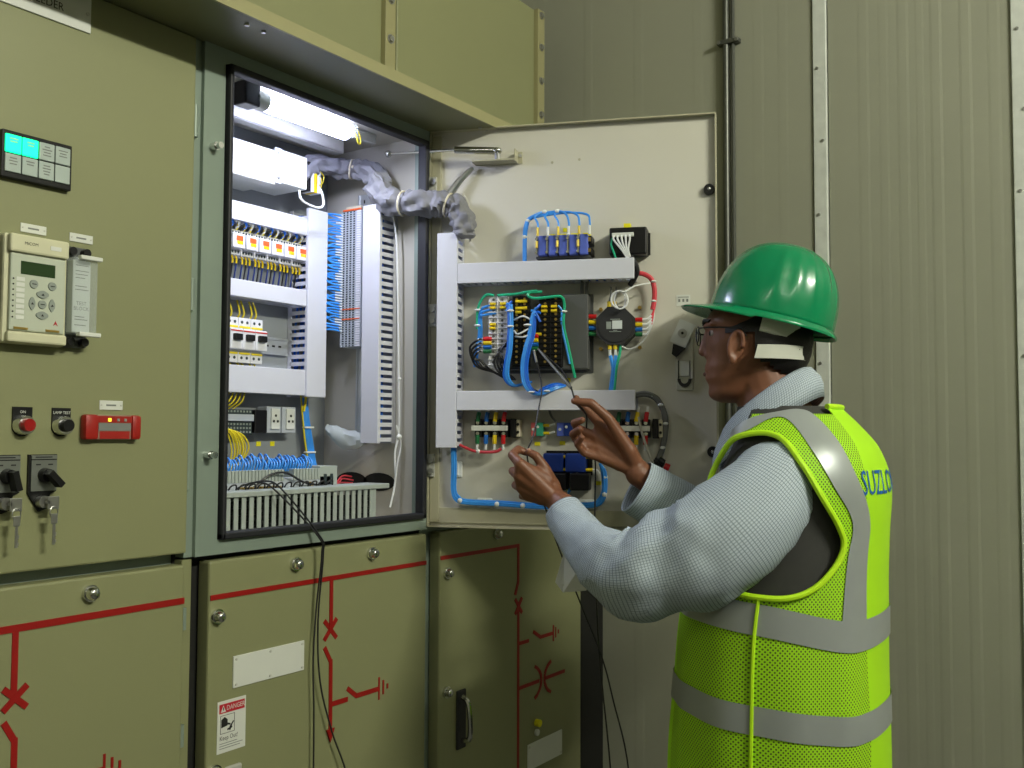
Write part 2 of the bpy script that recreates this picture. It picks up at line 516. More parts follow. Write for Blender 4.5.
# ---- middle cabinet, compartment open
cabM = thing('switchgear_cabinet', 'olive switchgear cabinet with its wiring compartment standing open', 'cabinet')
fr = MB()
fr.box(-0.612, -0.568, 0.0, 0.03, ZS, ZT).box(-0.026, -0.004, 0.0, 0.03, ZS, ZT)
fr.box(-0.568, -0.026, 0.0, 0.03, 2.029, ZT).box(-0.568, -0.026, 0.0, 0.03, ZS, 1.224)
fr.box(-0.6285, -0.612, 0.008, 0.03, ZS, ZT)
fr.build('frame', 'frame_grey', cabM)
MB().box(-0.634, -0.612, 0.028, 0.04, 0.0, ZT).box(-0.612, -0.004, 0.032, 0.05, 0.0, ZS).build('post', 'gap', cabM)
MB().box(-0.630, -0.611, 0.010, 0.031, 0.0, ZS - .004).build('door_post', 'olive', cabM)
ln = MB()
ln.box(-0.622, -0.612, 0.03, 0.31, 1.205, 2.046).box(-0.612, SIDE_X, 0.03, 0.31, 2.046, 2.052).box(-0.612, SIDE_X, 0.03, 0.31, 1.198, 1.208)
ln.box(SIDE_X, SIDE_X + .008, 0.03, 0.31, 1.205, 2.046)
ln.build('compartment_liner', 'liner', cabM)
MB().box(-0.612, SIDE_X, 0.300, 0.306, 1.208, 2.046).build('mounting_plate', 'plate_grey', cabM)
MB().box(-0.612, -0.004, 0.32, 1.20, 0.0, ZT).box(-0.612, -0.004, 0.06, 0.32, 0.0, 1.19).build('body', 'frame_grey', cabM)
gk = MB()
gx0, gx1, gz0, gz1 = -0.566, -0.026, 1.224, 2.029
for a in ((gx0, gx0 + .009, gz0, gz1), (gx1 - .012, gx1, gz0, gz1), (gx0, gx1, gz0, gz0 + .012), (gx0, gx1, gz1 - .012, gz1)):
    gk.box(a[0], a[1], -0.011, 0.012, a[2], a[3], 0.003)
gk.build('gasket', 'rubber', cabM)
for z in (1.879, 1.365):
    p = MB().cyl((-0.593, 0.0, z), (-0.593, -0.012, z), 0.007, n=14).cyl((-0.593, -0.012, z), (-0.593, -0.022, z), 0.005, 0.0055, n=14).build('locking_pin', 'chrome', cabM, True)
# side wall knock-outs for cables: dark oval openings into the next cabinet
for yc in (0.213, 0.132):
    pts = [(-(yc) + 0.046 * math.cos(t) * (1 if abs(math.cos(t)) < .8 else 1), 1.296 + 0.020 * math.sin(t)) for t in [k * math.pi / 10 for k in range(20)]]
    h = MB()
    n = len(pts)
    h.add([(SIDE_X - .0012, -a, b) for a, b in pts], [tuple(range(n))])
    h.build('cable_opening', 'gap', cabM)
dm = lower_door(cabM, -0.582, -0.012)
knob(dm, -0.391, 1.166); knob(dm, -0.187, 1.166); knob(dm, -0.566, 1.098); knob(dm, -0.566, 0.845)
red(dm, (-0.580, 1.130), (-0.014, 1.130), .0085)
red(dm, (-0.298, 1.127), (-0.298, 1.030)); red(dm, (-0.315, 1.053), (-0.282, 1.017)); red(dm, (-0.282, 1.053), (-0.315, 1.017))
red(dm, (-0.314, 1.004), (-0.297, 0.975)); red(dm, (-0.297, 0.979), (-0.296, 0.845))
MB().prism([(-.307, .851), (-.285, .851), (-.296, .826)], -.0024, .0005).build('mimic_arrow', 'red_tape', dm)
red(dm, (-0.294, 0.896), (-0.250, 0.896), .009); red(dm, (-0.251, 0.916), (-0.224, 0.896), .009); red(dm, (-0.226, 0.897), (-0.161, 0.897), .009)
for k, h in enumerate((.022, .014, .005)):
    red(dm, (-0.160 + k * .0125, .8975 - h), (-0.160 + k * .0125, .8975 + h), .0038)
hl = MB().box(-0.545, -0.512, -0.008, 0.0, 0.70, 0.848, .003).build('handle_recess', 'zinc', dm)
MB().tube([(-0.528, -0.008, .72), (-0.528, -0.026, .735), (-0.528, -0.026, .815), (-0.528, -0.008, .83)], .005, 8, 3).build('handle', 'chrome', hl, True)
for z0 in (1.06, 0.62):
    MB().cyl((-0.008, 0.006, z0), (-0.008, 0.006, z0 + .04), 0.004, n=10).build('hinge', 'frame_grey', cabM, True)

# the open inner door of the middle cabinet
DT = 2.056
door = MB().box(-0.004, 0.602, 0.0, 0.018, 1.205, DT).build('compartment_door', 'door_in', cabM, rz=DOOR_A, label='wide open pale grey inner door')
lp = MB()
lp.box(-0.004, 0.602, -0.014, 0.0, DT - .003, DT).box(0.599, 0.602, -0.014, 0.0, 1.205, DT).box(-0.004, -0.001, -0.014, 0.0, 1.205, DT)
lp.box(-0.004, 0.602, -0.014, 0.0, 1.205, 1.208)
lp.build('door_flange', 'door_lip', door)
MB().box(0.0, 0.020, -0.009, 0.0, 1.215, DT - .012, .001).box(0.020, 0.59, -0.006, 0.0, 1.214, 1.246, .001).build('stiffener', 'door_lip', door)
for (u, z) in ((0.587, 1.900), (0.591, 1.368)):
    k = MB().cyl((u, 0, z), (u, -0.010, z), 0.0115, 0.0105, n=18).build('lock_bush', 'black', door, True)
    MB().ball((u, -0.010, z), (.004, .003, .004), 10, 6).build('pin', 'chrome', k, True)
for z in (1.93, 1.655, 1.335):
    h = MB().box(-0.022, 0.012, -0.016, -0.009, z - .024, z + .024, .001).build('hinge', 'zinc', door)
    MB().cyl((0.006, -.016, z + .012), (0.006, -.024, z + .012), .007, n=6).cyl((0.006, -.016, z - .012), (0.006, -.024, z - .012), .007, n=6).build('nut', 'steel', h)
MB().cyl((0.262, 0, 1.975), (0.262, -.001, 1.975), .003, n=8).cyl((0.32, 0, 1.978), (0.32, -.001, 1.978), .003, n=8).build('rivet', 'door_lip', door)
# three way locking gear of that door
lk = on_door('door_lock', 'steel locking gear with black cam beside the worker\'s glasses on the open door', 'lock', 0.535, 1.56)
MB().box(-.016, .018, -.004, 0, -.068, .040, .001).build('back_plate', 'zinc', lk)
MB().box(-.017, -.012, -.010, -.004, -.045, .040).box(.013, .018, -.010, -.004, -.045, .040).build('guide_rail', 'zinc', lk)
MB().box(-.010, .011, -.008, -.004, -.040, -.008, .001).build('latch_plate', 'white_plate', lk)
q = MB()
for k in range(12):
    t0, t1 = math.pi + k * math.pi / 12, math.pi + (k + 1) * math.pi / 12
    q.prism([(.001 + .014 * math.cos(t0), -.045 + .017 * math.sin(t0)), (.001 + .014 * math.cos(t1), -.045 + .017 * math.sin(t1)), (.001 + .008 * math.cos(t1), -.045 + .010 * math.sin(t1)), (.001 + .008 * math.cos(t0), -.045 + .010 * math.sin(t0))], -.009, -.004)
q.box(-.0135, -.010, -.009, -.004, -.045, -.008).box(.0115, .0155, -.009, -.004, -.045, -.008)
q.build('ring', 'black_soft', lk)
cs, sn = math.cos(R(-25)), math.sin(R(-25))
rot = lambda x, z: (-.002 + x * cs + z * sn * -1, .045 + x * sn + z * cs)
pl = MB().prism([rot(-.017, -.024), rot(.017, -.024), rot(.017, .026), rot(-.017, .026)], -.022, -.019).build('cover_plate', 'white_plate', lk)
MB().cyl((-.002, -.022, .046), (-.002, -.024, .046), .009, n=18).build('spindle', 'steel', pl, True)
MB().cyl((-.002, -.024, .046), (-.002, -.026, .046), .003, n=6).build('socket_screw', 'black', pl)
MB().prism([rot(-.008, -.026), rot(.017, -.024), rot(.008, -.048), rot(-.002, -.046)], -.026, -.008).build('cam', 'black', lk)
MB().cyl((-.002, -.019, .046), (-.002, -.004, .046), .010, n=14).build('hub', 'steel', lk, True)
t = on_door('warning_label', 'tiny white printed label on the open door above its lock', 'label', 0.534, 1.675)
MB().box(-.014, .014, -.001, 0, -.0115, .0115).build('sheet', 'white_plate', t)
MB().box(-.010, -.006, -.0014, -.001, -.003, .003).box(-.002, .002, -.0014, -.001, -.003, .003).box(.006, .010, -.0014, -.001, -.003, .003).box(-.011, .011, -.0014, -.001, .006, .0075).build('print', 'print_grey', t)

# ---- right cabinet
cabR = thing('switchgear_cabinet', 'shaded olive switchgear cabinet half hidden behind the open door', 'cabinet')
MB().box(0.002, 0.644, 0.032, 1.20, 0.0, ZT).build('body', 'frame_grey', cabR)
MB().box(0.034, 0.640, 0.0, 0.030, 1.208, ZT - 0.001, 0.003).build('upper_door', 'olive', cabR)
MB().box(0.646, 0.786, 0.012, 0.05, 0.0, ZT).build('filler_strip', 'gap', cabR)
dr = lower_door(cabR, 0.034, 0.644)
knob(dr, 0.246, 1.170); knob(dr, 0.058, 1.100); knob(dr, 0.058, 0.845)
red(dr, (0.036, 1.134), (0.344, 1.134)); red(dr, (0.340, 1.136), (0.340, 1.045)); red(dr, (0.340, 1.048), (0.327, 1.018))
red(dr, (0.327, 1.008), (0.356, 0.972)); red(dr, (0.356, 1.008), (0.327, 0.972)); red(dr, (0.341, 1.00), (0.343, 0.45))
red(dr, (0.343, 0.900), (0.388, 0.900)); red(dr, (0.408, 0.918), (0.441, 0.900)); red(dr, (0.439, 0.900), (0.499, 0.900))
for k, h in enumerate((.020, .013, .005)):
    red(dr, (0.502 + k * .0125, .900 - h), (0.502 + k * .0125, .900 + h), .004)
red(dr, (0.343, 0.794), (0.436, 0.794)); red(dr, (0.466, 0.795), (0.558, 0.795))
for sg, xc in ((1, 0.425), (-1, 0.481)):
    for k in range(8):
        t0, t1 = -1.15 + k * .2875, -1.15 + (k + 1) * .2875
        red(dr, (xc + sg * (.052 * math.cos(t0) - .031), .794 + .042 * math.sin(t0)), (xc + sg * (.052 * math.cos(t1) - .031), .794 + .042 * math.sin(t1)), .008)
hr = MB().box(0.094, 0.126, -0.006, 0.0, 0.712, 0.840, .003).build('handle_recess', 'black_soft', dr)
MB().tube([(0.110, -.006, .73), (0.110, -.028, .742), (0.110, -.024, .81), (0.110, -.006, .825)], .006, 8, 4).build('handle', 'chrome', hr, True)
bb = MB().cyl((0.423, 0, 0.695), (0.423, -.012, 0.695), .009, n=12).build('status_button', 'tag_yellow', dr, True)
MB().cyl((0.423, 0, 0.672), (0.423, -.006, 0.672), .008, n=12).build('status_button', 'white_plate', dr, True)
t = thing('blank_nameplate', 'blank white plate low on the shaded cabinet right of the red diagram', 'plate', (0.463, 0, 0.620))
MB().box(-.080, .080, -.003, 0, -.031, .031, .001).build('plate', 'white_plate', t)
MB().cyl((-.074, -.003, .024), (-.074, -.0045, .024), .003, n=8).cyl((.074, -.003, -.024), (.074, -.0045, -.024), .003, n=8).build('rivet', 'zinc', t)

# ---- shelf over the doors and busbar boxes above
can = thing('canopy_shelf', 'folded olive sheet ledge jutting out over the cabinet doors', 'shelf', (0, 0, ZT))
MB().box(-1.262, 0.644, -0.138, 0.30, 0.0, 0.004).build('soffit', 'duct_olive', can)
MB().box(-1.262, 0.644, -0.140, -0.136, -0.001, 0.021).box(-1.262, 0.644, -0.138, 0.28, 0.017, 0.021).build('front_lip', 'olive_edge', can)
for x in (-0.62, -0.585, 0.02, 0.045):
    MB().cyl((x, -.11, 0), (x, -.11, -.003), .004, n=8).build('screw', 'steel', can)
BB = MB().cyl((0, 0, 0), (0, -.006, 0), .0075, n=6).cyl((0, 0, 0), (0, -.0015, 0), .0105, n=12).mesh('bolt', True); BB.materials.append(MATS['steel'])
for i, (x0, x1) in enumerate(((-1.262, -0.636), (-0.630, 0.006), (0.014, 0.640))):
    bx = thing('busbar_box', ['sheet steel busbar box above the left instrument door', 'sheet steel busbar box above the open wiring compartment', 'sheet steel busbar box at the end by the ribbed wall'][i], 'box', (x0, 0.13, ZT + .021))
    wd = x1 - x0
    MB().box(0.012, wd, 0.0, 0.70, 0.0, 0.505, .003).build('cover', 'olive', bx)
    MB().box(wd - 0.034, wd, -.014, 0.0, 0.0, 0.505, .001).build('flange', 'olive_edge', bx)
    for k, z in enumerate((0.21, 0.305, 0.40, 0.49) if i == 2 else (0.12, 0.21, 0.30, 0.39, 0.48)):
        put('bolt', BB, bx, (wd - .017, -.014, z))
# ================================================================== DEVICES ON THE LEFT INSTRUMENT DOOR
t = thing('nameplate', 'long white nameplate lettered FEEDER, half in the ledge\'s shadow at top left', 'plate', (-0.960, 0, 2.020))
MB().box(-.135, .137, -.003, 0, -.0275, .0275, .0008).build('plate', 'white_plate', t)
text('SPARE FEEDER', .0165, 'print_black', t, (.093, -.0034, -.0045), 'RIGHT', .92)
MB().cyl((-.128, -.003, 0), (-.128, -.0045, 0), .003, n=8).cyl((.131, -.003, 0), (.131, -.0045, 0), .003, n=8).build('rivet', 'zinc', t)

an = thing('annunciator', 'black framed alarm window panel with two lit green windows', 'annunciator', (-0.9035, 0, 1.782))
MB().box(-.052, .0515, -.010, 0, -.033, .033, .0015).build('bezel', 'black', an)
WIN = {}
for m in ('lamp_on', 'lamp_off'):
    WIN[m] = MB().box(-.0113, .0113, -.0125, -.009, -.0125, .0125, .001).mesh('window'); WIN[m].materials.append(MATS[m])
txt = [[], [(.8, 3), ], [(0.9, 4)], [(.7, 3)], [(.8, 3)], [(.6, 2)], [(.7, 4)], []]
for k in range(8):
    c, rw = k % 4, k // 4
    wn = put('window', WIN['lamp_on' if k < 2 else 'lamp_off'], an, (-.0368 + c * .0243, 0, .0145 - rw * .0268), label='lit green window' if k < 2 else None)
    p = MB()
    for i in range([2, 2, 4, 3, 3, 2, 4, 0][k]):
        hw = [.006, .005, .004, .007, .005, .006, .005][(k + i) % 7]
        p.box(-hw, hw, -.0128, -.0124, .006 - i * .004, .0075 - i * .004)
    if p.v: p.build('print', 'lamp_off' if k < 2 else 'print_grey', wn)

t = thing('black_meter', 'black framed meter at the very left edge beside the cream relay', 'meter', (-1.010, 0, 1.618))
MB().box(-.048, .048, -.022, 0, -.055, .055, .002).build('bezel', 'black', t)
MB().box(-.040, .040, -.0235, -.021, -.02, .045, .001).build('glass', 'lcd', t)

def small_label(x, z, wd, hg, label, s=None):
    t = thing('label_plate', label, 'label', (x, 0, z))
    MB().box(-wd / 2, wd / 2, -.0016, 0, -hg / 2, hg / 2, .0005).build('plate', 'white_plate', t)
    MB().box(-wd * .22, wd * .2, -.0020, -.0015, -.001, .0012).build('print', 'print_grey', t)
    MB().cyl((-wd / 2 + .003, -.0016, 0), (-wd / 2 + .003, -.0024, 0), .0013, n=6).cyl((wd / 2 - .003, -.0016, 0), (wd / 2 - .003, -.0024, 0), .0013, n=6).build('rivet', 'zinc', t)
small_label(-0.902, 1.686, .038, .0125, 'small white label above the cream relay', 'RELAY')
small_label(-0.8285, 1.685, .037, .0125, 'small white label above the clear test block', 'TTB')
small_label(-0.7725, 1.442, .039, .014, 'small white label above the red indicator lamp', 'TCS')

rl = thing('protection_relay', 'cream protection relay with small display and round grey keys', 'relay', (-0.9060, 0, 1.597))
MB().box(-.0465, .0465, -.018, 0, -.075, .075, .004).build('housing', 'relay_body', rl)
MB().box(-.040, .040, -.024, -.018, -.058, .048, .002).build('face_plate', 'relay_face', rl)
MB().box(-.043, .043, -.028, -.018, .049, .074, .003).build('top_flap', 'relay_body', rl)
MB().box(-.043, .043, -.027, -.018, -.074, -.059, .003).build('bottom_flap', 'relay_body', rl)
MB().box(-.026, .024, -.0245, -.0238, .020, .038).build('display', 'lcd', rl)
text('MiCOM', .006, 'print_black', rl, (-.014, -.0285, .062))
MB().box(.014, .030, -.0285, -.0278, .058, .064).build('badge', 'white_plate', rl)
key = MB().cyl((0, 0, 0), (0, -.0018, 0), .0063, .0058, n=14).mesh('key', True); key.materials.append(MATS['key_grey'])
for (x, z) in ((-.007, .008), (.020, .008), (.006, -.019)):
    kk = put('key', key, rl, (x, -.024, z))
    MB().box(-.003, .003, -.0023, -.0017, -.0006, .0006).build('symbol', 'print_black', kk)
for (x, z, w_, h_) in ((.006, -.005, .009, .0055), (.006, -.034, .009, .0055), (-.009, -.019, .0045, .009), (.020, -.019, .0045, .009)):
    pts = [(w_ * math.cos(a) * (1 if abs(math.sin(a)) < .5 else .8), h_ * math.sin(a)) for a in [k * math.pi / 8 for k in range(16)]]
    kk = MB().prism(pts, -.0018, 0).build('key', 'key_grey', rl, loc=(x, -.024, z))
    MB().prism([(-.002, -.0015), (.002, -.0015), (0, .0015)], -.0023, -.0017).build('symbol', 'print_black', kk)
for k in range(8):
    MB().box(-.032, -.020, -.0246, -.0238, .010 - k * .0075, .0155 - k * .0075).build('marker_strip', 'white_plate', rl)
    MB().cyl((-.036, -.024, .0125 - k * .0075), (-.036, -.0248, .0125 - k * .0075), .0012, n=6).build('led', 'black', rl)
MB().prism([(.023, -.047), (.0265, -.040), (.030, -.047), (.0265, -.0445)], -.0245, -.0238).build('maker_mark', 'danger_red', rl)
for x in (-.034, .012): MB().box(x, x + .020, -.0255, -.0238, -.056, -.053).build('catch', 'brass', rl)

tb = thing('test_block', 'clear plastic covered test block standing right of the cream relay', 'test block', (-0.8400, 0, 1.596))
MB().box(-.019, .017, -.012, 0, -.073, .073, .002).build('base', 'dark_box', tb)
MB().box(-.016, .012, -.026, -.012, -.052, .052, .001).build('card', 'paper', tb)
MB().box(-.019, .0195, -.034, -.012, -.056, .056, .004).build('cover', 'clear', tb)
MB().box(-.012, .022, -.040, -.030, .052, .058, .001).box(-.012, .022, -.040, -.030, -.058, -.052, .001).build('clip', 'white_plate', tb)
for (x, z) in ((-.013, .065), (.009, .065), (-.013, -.065), (.009, -.065)):
    MB().cyl((x, -.012, z), (x, -.022, z), .006, n=12).build('thumb_screw', 'black', tb, True)
text('TEST\nBLOCK', .0075, 'print_grey', tb, (-.002, -.0265, -.014))
p = MB()
for z in (.044, .036, .031, .026, .014, .009, -.030, -.034, -.042): p.box(-.012, .006 + .003 * math.sin(z * 900), -.0264, -.0259, z, z + .0012)
p.build('print', 'print_grey', tb)

def push_button(x, z, m, label, s):
    t = thing('push_button', label, 'push button', (x, 0, z))
    pts = [(-.014, .024), (.014, .024), (.014, -.003)] + [(.014 * math.cos(a), -.003 + .014 * math.sin(a)) for a in [-.3, -.8, -1.3, -1.8, -2.3, -2.84]] + [(-.014, -.003)]
    MB().prism(pts, -.003, 0).build('legend_plate', 'black', t)
    text(s, .0055, 'white_plate', t, (0, -.0034, .017))
    MB().cyl((0, -.003, -.001), (0, -.015, -.001), .0145, .0125, n=22).build('collar', 'chrome', t, True)
    MB().cyl((0, -.015, -.001), (0, -.022, -.001), .0095, .0085, n=18).build('button', m, t, True)
push_button(-0.911, 1.412, 'btn_red', 'push button with red cap and chrome ring on the left door', 'ON')
push_button(-0.853, 1.412, 'black', 'push button with black cap and chrome ring on the left door', 'LAMP TEST')

iu = thing('indicator_unit', 'red framed relay indicator with tiny lit yellow lamp', 'indicator', (-0.776, 0, 1.409))
MB().box(-.047, -.025, -.016, 0, -.0185, .0185, .004).build('end_cap', 'ind_red', iu, True)
MB().box(.031, .047, -.016, 0, -.0185, .0185, .004).build('end_cap', 'ind_red', iu, True)
MB().box(-.026, .032, -.012, 0, -.0185, .0185, .002).build('body', 'ind_win', iu)
MB().box(-.026, .032, -.0128, -.0118, .007, .0165).box(-.022, .028, -.0128, -.0118, -.017, -.006).build('red_band', 'ind_red', iu)
MB().box(-.024, .030, -.0130, -.0118, -.005, .006).build('window', 'print_grey', iu)
MB().box(-.009, -.004, -.0138, -.012, .0085, .0135).build('lamp', 'led_yellow', iu, label='lit yellow lamp')
MB().box(.006, .010, -.0138, -.012, .009, .013).box(.018, .022, -.0138, -.012, .009, .013).build('lamp_lens', 'key_grey', iu)

def key_switch(x, z, ang, label):
    t = thing('key_switch', label, 'switch', (x, 0, z))
    pts = [(-.021, .030), (.021, .030), (.021, -.022), (.012, -.026), (.007, -.046), (-.004, -.050), (-.021, -.024)]
    MB().prism(pts, -.004, 0).build('base_plate', 'black', t)
    MB().box(-.0175, .0205, -.0055, -.004, -.021, .022).build('dial_plate', 'switch_plate', t)
    MB().box(-.0175, .0205, -.0055, -.004, .0235, .029).build('legend', 'switch_plate', t)
    MB().box(-.012, .013, -.0058, -.0054, .0255, .027).box(-.011, -.004, -.0058, -.0054, .015, .0168).box(.007, .014, -.0058, -.0054, .015, .0168).build('print', 'print_black', t)
    MB().cyl((0.002, -.0055, .001), (0.002, -.016, .001), .0105, .009, n=18).build('hub', 'black', t, True)
    kx, kz = math.sin(ang), math.cos(ang)
    b = MB()
    q = Vector((math.cos(ang), 0, -math.sin(ang)))
    dv = Vector((kx, 0, kz))
    o = Vector((.002, 0, .001))
    vs = []
    for y in (-.014, -.030):
        for s_, l_ in ((-1, -.007), (1, -.007), (1, .020), (-1, .020)):
            pp = o + q * .0042 * s_ + dv * l_
            vs.append((pp.x, y, pp.z))
    b.add(vs, [(0, 1, 2, 3), (4, 5, 6, 7), (0, 1, 5, 4), (1, 2, 6, 5), (2, 3, 7, 6), (3, 0, 4, 7)])
    b.build('lever', 'black', t)
    MB().cyl((-.002, -.004, -.036), (-.002, -.015, -.036), .0085, n=16).build('lock_barrel', 'steel', t, True)
    kb = MB().box(-.003, .014, -.024, -.022, -.046, -.028, .0008).box(-.0025, .000, -.024, -.012, -.038, -.034).build('key', 'steel', t)
    rg = MB()
    rg.tube([(.006 + .006 * math.cos(a), -.024, -.050 + .008 * math.sin(a)) for a in [k * math.pi / 6 for k in range(13)]], .0009, 5, 1)
    rg.build('key_ring', 'steel', kb)
    k2 = MB().box(.001, .011, -.026, -.0245, -.066, -.052, .0008).box(.004, .008, -.0258, -.0247, -.095, -.066).box(.008, .0095, -.0258, -.0247, -.092, -.088).box(.008, .0095, -.0258, -.0247, -.083, -.078).build('spare_key', 'steel', t)
key_switch(-0.934, 1.340, R(165), 'key switch with black lever cut by the left picture edge')
key_switch(-0.880, 1.340, R(135), 'key switch with slanting black lever and hanging keys')

# plates on the middle lower door
t = thing('blank_nameplate', 'blank white plate on the middle lower door above the danger sign', 'plate', (-0.449, 0, 1.000))
MB().box(-.0815, .0815, -.003, 0, -.0265, .0265, .0008).build('plate', 'white_plate', t)
rv = MB()
for x in (-.076, 0.0, .076):
    for z in (-.021, .021): rv.cyl((x, -.003, z), (x, -.0045, z), .0022, n=8)
rv.build('rivet', 'zinc', t)
ds = thing('danger_sign', 'white danger keep out sticker with red header', 'sign', (-0.531, 0, 0.914))
MB().box(-.030, .030, -.0012, 0, -.0425, .0425).build('sheet', 'white_plate', ds)
MB().box(-.0265, .0270, -.0017, -.0011, .0225, .0375).build('header', 'danger_red', ds)
MB().prism([(-.024, .0245), (-.013, .0245), (-.0185, .0355)], -.0021, -.0016).build('warning_triangle', 'white_plate', ds)
MB().prism([(-.0192, .0275), (-.0178, .0275), (-.0176, .0325), (-.0194, .0325)], -.0025, -.0020).build('exclamation', 'print_black', ds)
text('DANGER', .0115, 'white_plate', ds, (.0075, -.0021, .0300), 'CENTER', .84)
pf = MB()
for a in ((-.024, -.0234, -.011, .019), (.0054, .006, -.011, .019), (-.024, .006, -.011, -.0104), (-.024, .006, .0184, .019)):
    pf.box(a[0], a[1], -.0017, -.0011, a[2], a[3])
pf.build('pictogram_frame', 'print_black', ds)
MB().prism([(-.022, -.001), (-.009, .001), (-.009, .011), (-.015, .016), (-.022, .012)], -.0017, -.0011).build('pictogram_hand', 'print_black', ds)
MB().bar((-.009, .004), (-.003, .002), .003, -.0017, -.0011).bar((-.004, -.003), (.004, .006), .0024, -.0017, -.0011).bar((-.009, -.006), (.001, -.003), .0026, -.0017, -.0011).bar((-.004, -.008), (.000, .001), .002, -.0017, -.0011).build('pictogram_spark', 'print_black', ds)
text('Keep Out!', .0105, 'print_black', ds, (-.006, -.0017, -.0185), 'CENTER', .85)
MB().box(-.025, .012, -.0016, -.0011, -.0275, -.0265).box(-.025, .024, -.0016, -.0011, -.0315, -.0305).box(-.025, .018, -.0016, -.0011, -.0355, -.0345).build('small_print', 'print_grey', ds)

# ================================================================== WIRING DUCTS
def duct(name, label, frame, loc, length, width, depth, vertical=False, sides=(1, 1), pitch=.016, group=None, singles=False):
    # slotted trunking: base, cover and two rows of fingers; local x along, -y out; origin at the lower left of its base
    t = thing(name, label, 'cable duct', loc, frame, group)
    wl = 0.0022
    def bx(mb, a0, a1, b0, b1, y0, y1, bev=0):
        # a along the run, b across
        if vertical: mb.box(b0, b1, y0, y1, a0, a1, bev)
        else: mb.box(a0, a1, y0, y1, b0, b1, bev)
        return mb
    bx(MB(), 0, length, 0, width, -.002, 0).build('base', 'pvc_in', t)
    bx(MB(), 0, length, -.0015, width + .0015, -depth, -depth + .009, .0012).build('cover', 'pvc', t)
    n = int(length / pitch)
    for si, b0 in enumerate((0, width - wl)):
        if not sides[si]: continue
        if singles and si == 0:
            fm = bx(MB(), 0, pitch * .54, b0, b0 + wl, -depth + .006, -.004).mesh('finger'); fm.materials.append(MATS['pvc'])
            for k in range(n):
                put('finger', fm, t, (0, 0, pitch * (k + .23)) if vertical else (pitch * (k + .23), 0, 0))
        else:
            m_ = MB()
            for k in range(n):
                bx(m_, pitch * (k + .23), pitch * (k + .77), b0, b0 + wl, -depth + .006, -.010)
            bx(m_, 0, length, b0, b0 + wl, -.012, -.001)
            stuff(m_.build('slotted_side', 'pvc', t))
    # wires lying inside
    wi = MB()
    for k in range(7):
        b = width * (.18 + .1 * k)
        pts = []
        for j in range(9):
            a = .01 + (length - .02) * j / 8
            bb = b + width * .06 * math.sin(j * 1.7 + k * 2.1)
            yy = -depth * (.25 + .07 * k) + .004 * math.sin(j * 1.3 + k)
            pts.append((bb, yy, a) if vertical else (a, yy, bb))
        wi.tube(pts, .0028, 5, 2)
    stuff(wi.build('inner_wires', 'wire_blue', t))
    return t
YB = 0.300
duct('wire_duct', 'brightly lit horizontal duct, topmost on the compartment\'s back plate', 0, (-0.610, YB, 1.834), .474, .035, .060)
duct('wire_duct', 'middle horizontal duct on the back plate, below the row of relays', 0, (-0.610, YB, 1.679), .474, .032, .060)
duct('wire_duct', 'lowest horizontal duct on the back plate, below the breakers', 0, (-0.610, YB, 1.485), .474, .052, .060)
duct('wire_duct', 'upright duct closing off the three horizontal ducts', 0, (-0.134, YB, 1.481), .413, .055, .064, True)
duct('wire_duct', 'upright duct with slots full of blue wires beside the tall terminal strip', SIDE_A, (SIDE_X, 0.133, 1.381), .516, .046, .060, True)
# bottom trunking whose slotted side faces the viewer: cover on top
bd = thing('wire_duct', 'slotted duct with upright fingers along the compartment\'s bottom edge', 'cable duct', (-0.566, 0.05, 1.222))
MB().box(0, .448, 0, .055, 0, .004).build('base', 'pvc_in', bd)
MB().box(0.0, .486, -.004, .060, .066, .076, .0018).build('cover', 'pvc_grey', bd)
fm = MB().box(0, .0098, 0, .0025, .003, .067).mesh('finger'); fm.materials.append(MATS['pvc_grey'])
for k in range(25): put('finger', fm, bd, (.005 + k * .0177, 0, 0))
bf = MB()
for k in range(25): bf.box(.005 + k * .0177, .0148 + k * .0177, .052, .0545, .003, .067)
stuff(bf.build('slotted_side', 'pvc_grey', bd))
MB().box(.440, .448, 0, .0545, .003, .067).build('end_plate', 'pvc_grey', bd)
fw_ = MB()
for k in range(16): fw_.tube([(.004, .012 + .010 * (k % 4), .012 + .013 * (k // 4)), (.15, .010 + .010 * ((k + 1) % 4), .014 + .012 * (k // 4)), (.30, .012 + .010 * (k % 4), .010 + .013 * (k // 4)), (.436, .012 + .010 * (k % 4), .012 + .012 * (k // 4))], .0062, 6, 3)
stuff(fw_.build('inner_wires', 'wire_black', bd, True))
# on the open door
duct('wire_duct', 'upright white duct on the open door next to its hinges', DOOR_A, D(.030, 1.373, 0), .449, .041, .060, True)
duct('wire_duct', 'upper horizontal white duct on the open door, below the blue resistors', DOOR_A, D(.073, 1.716, 0), .367, .039, .060)
duct('wire_duct', 'lower horizontal white duct on the open door, behind the worker\'s raised hand', DOOR_A, D(.073, 1.452, 0), .369, .037, .060)

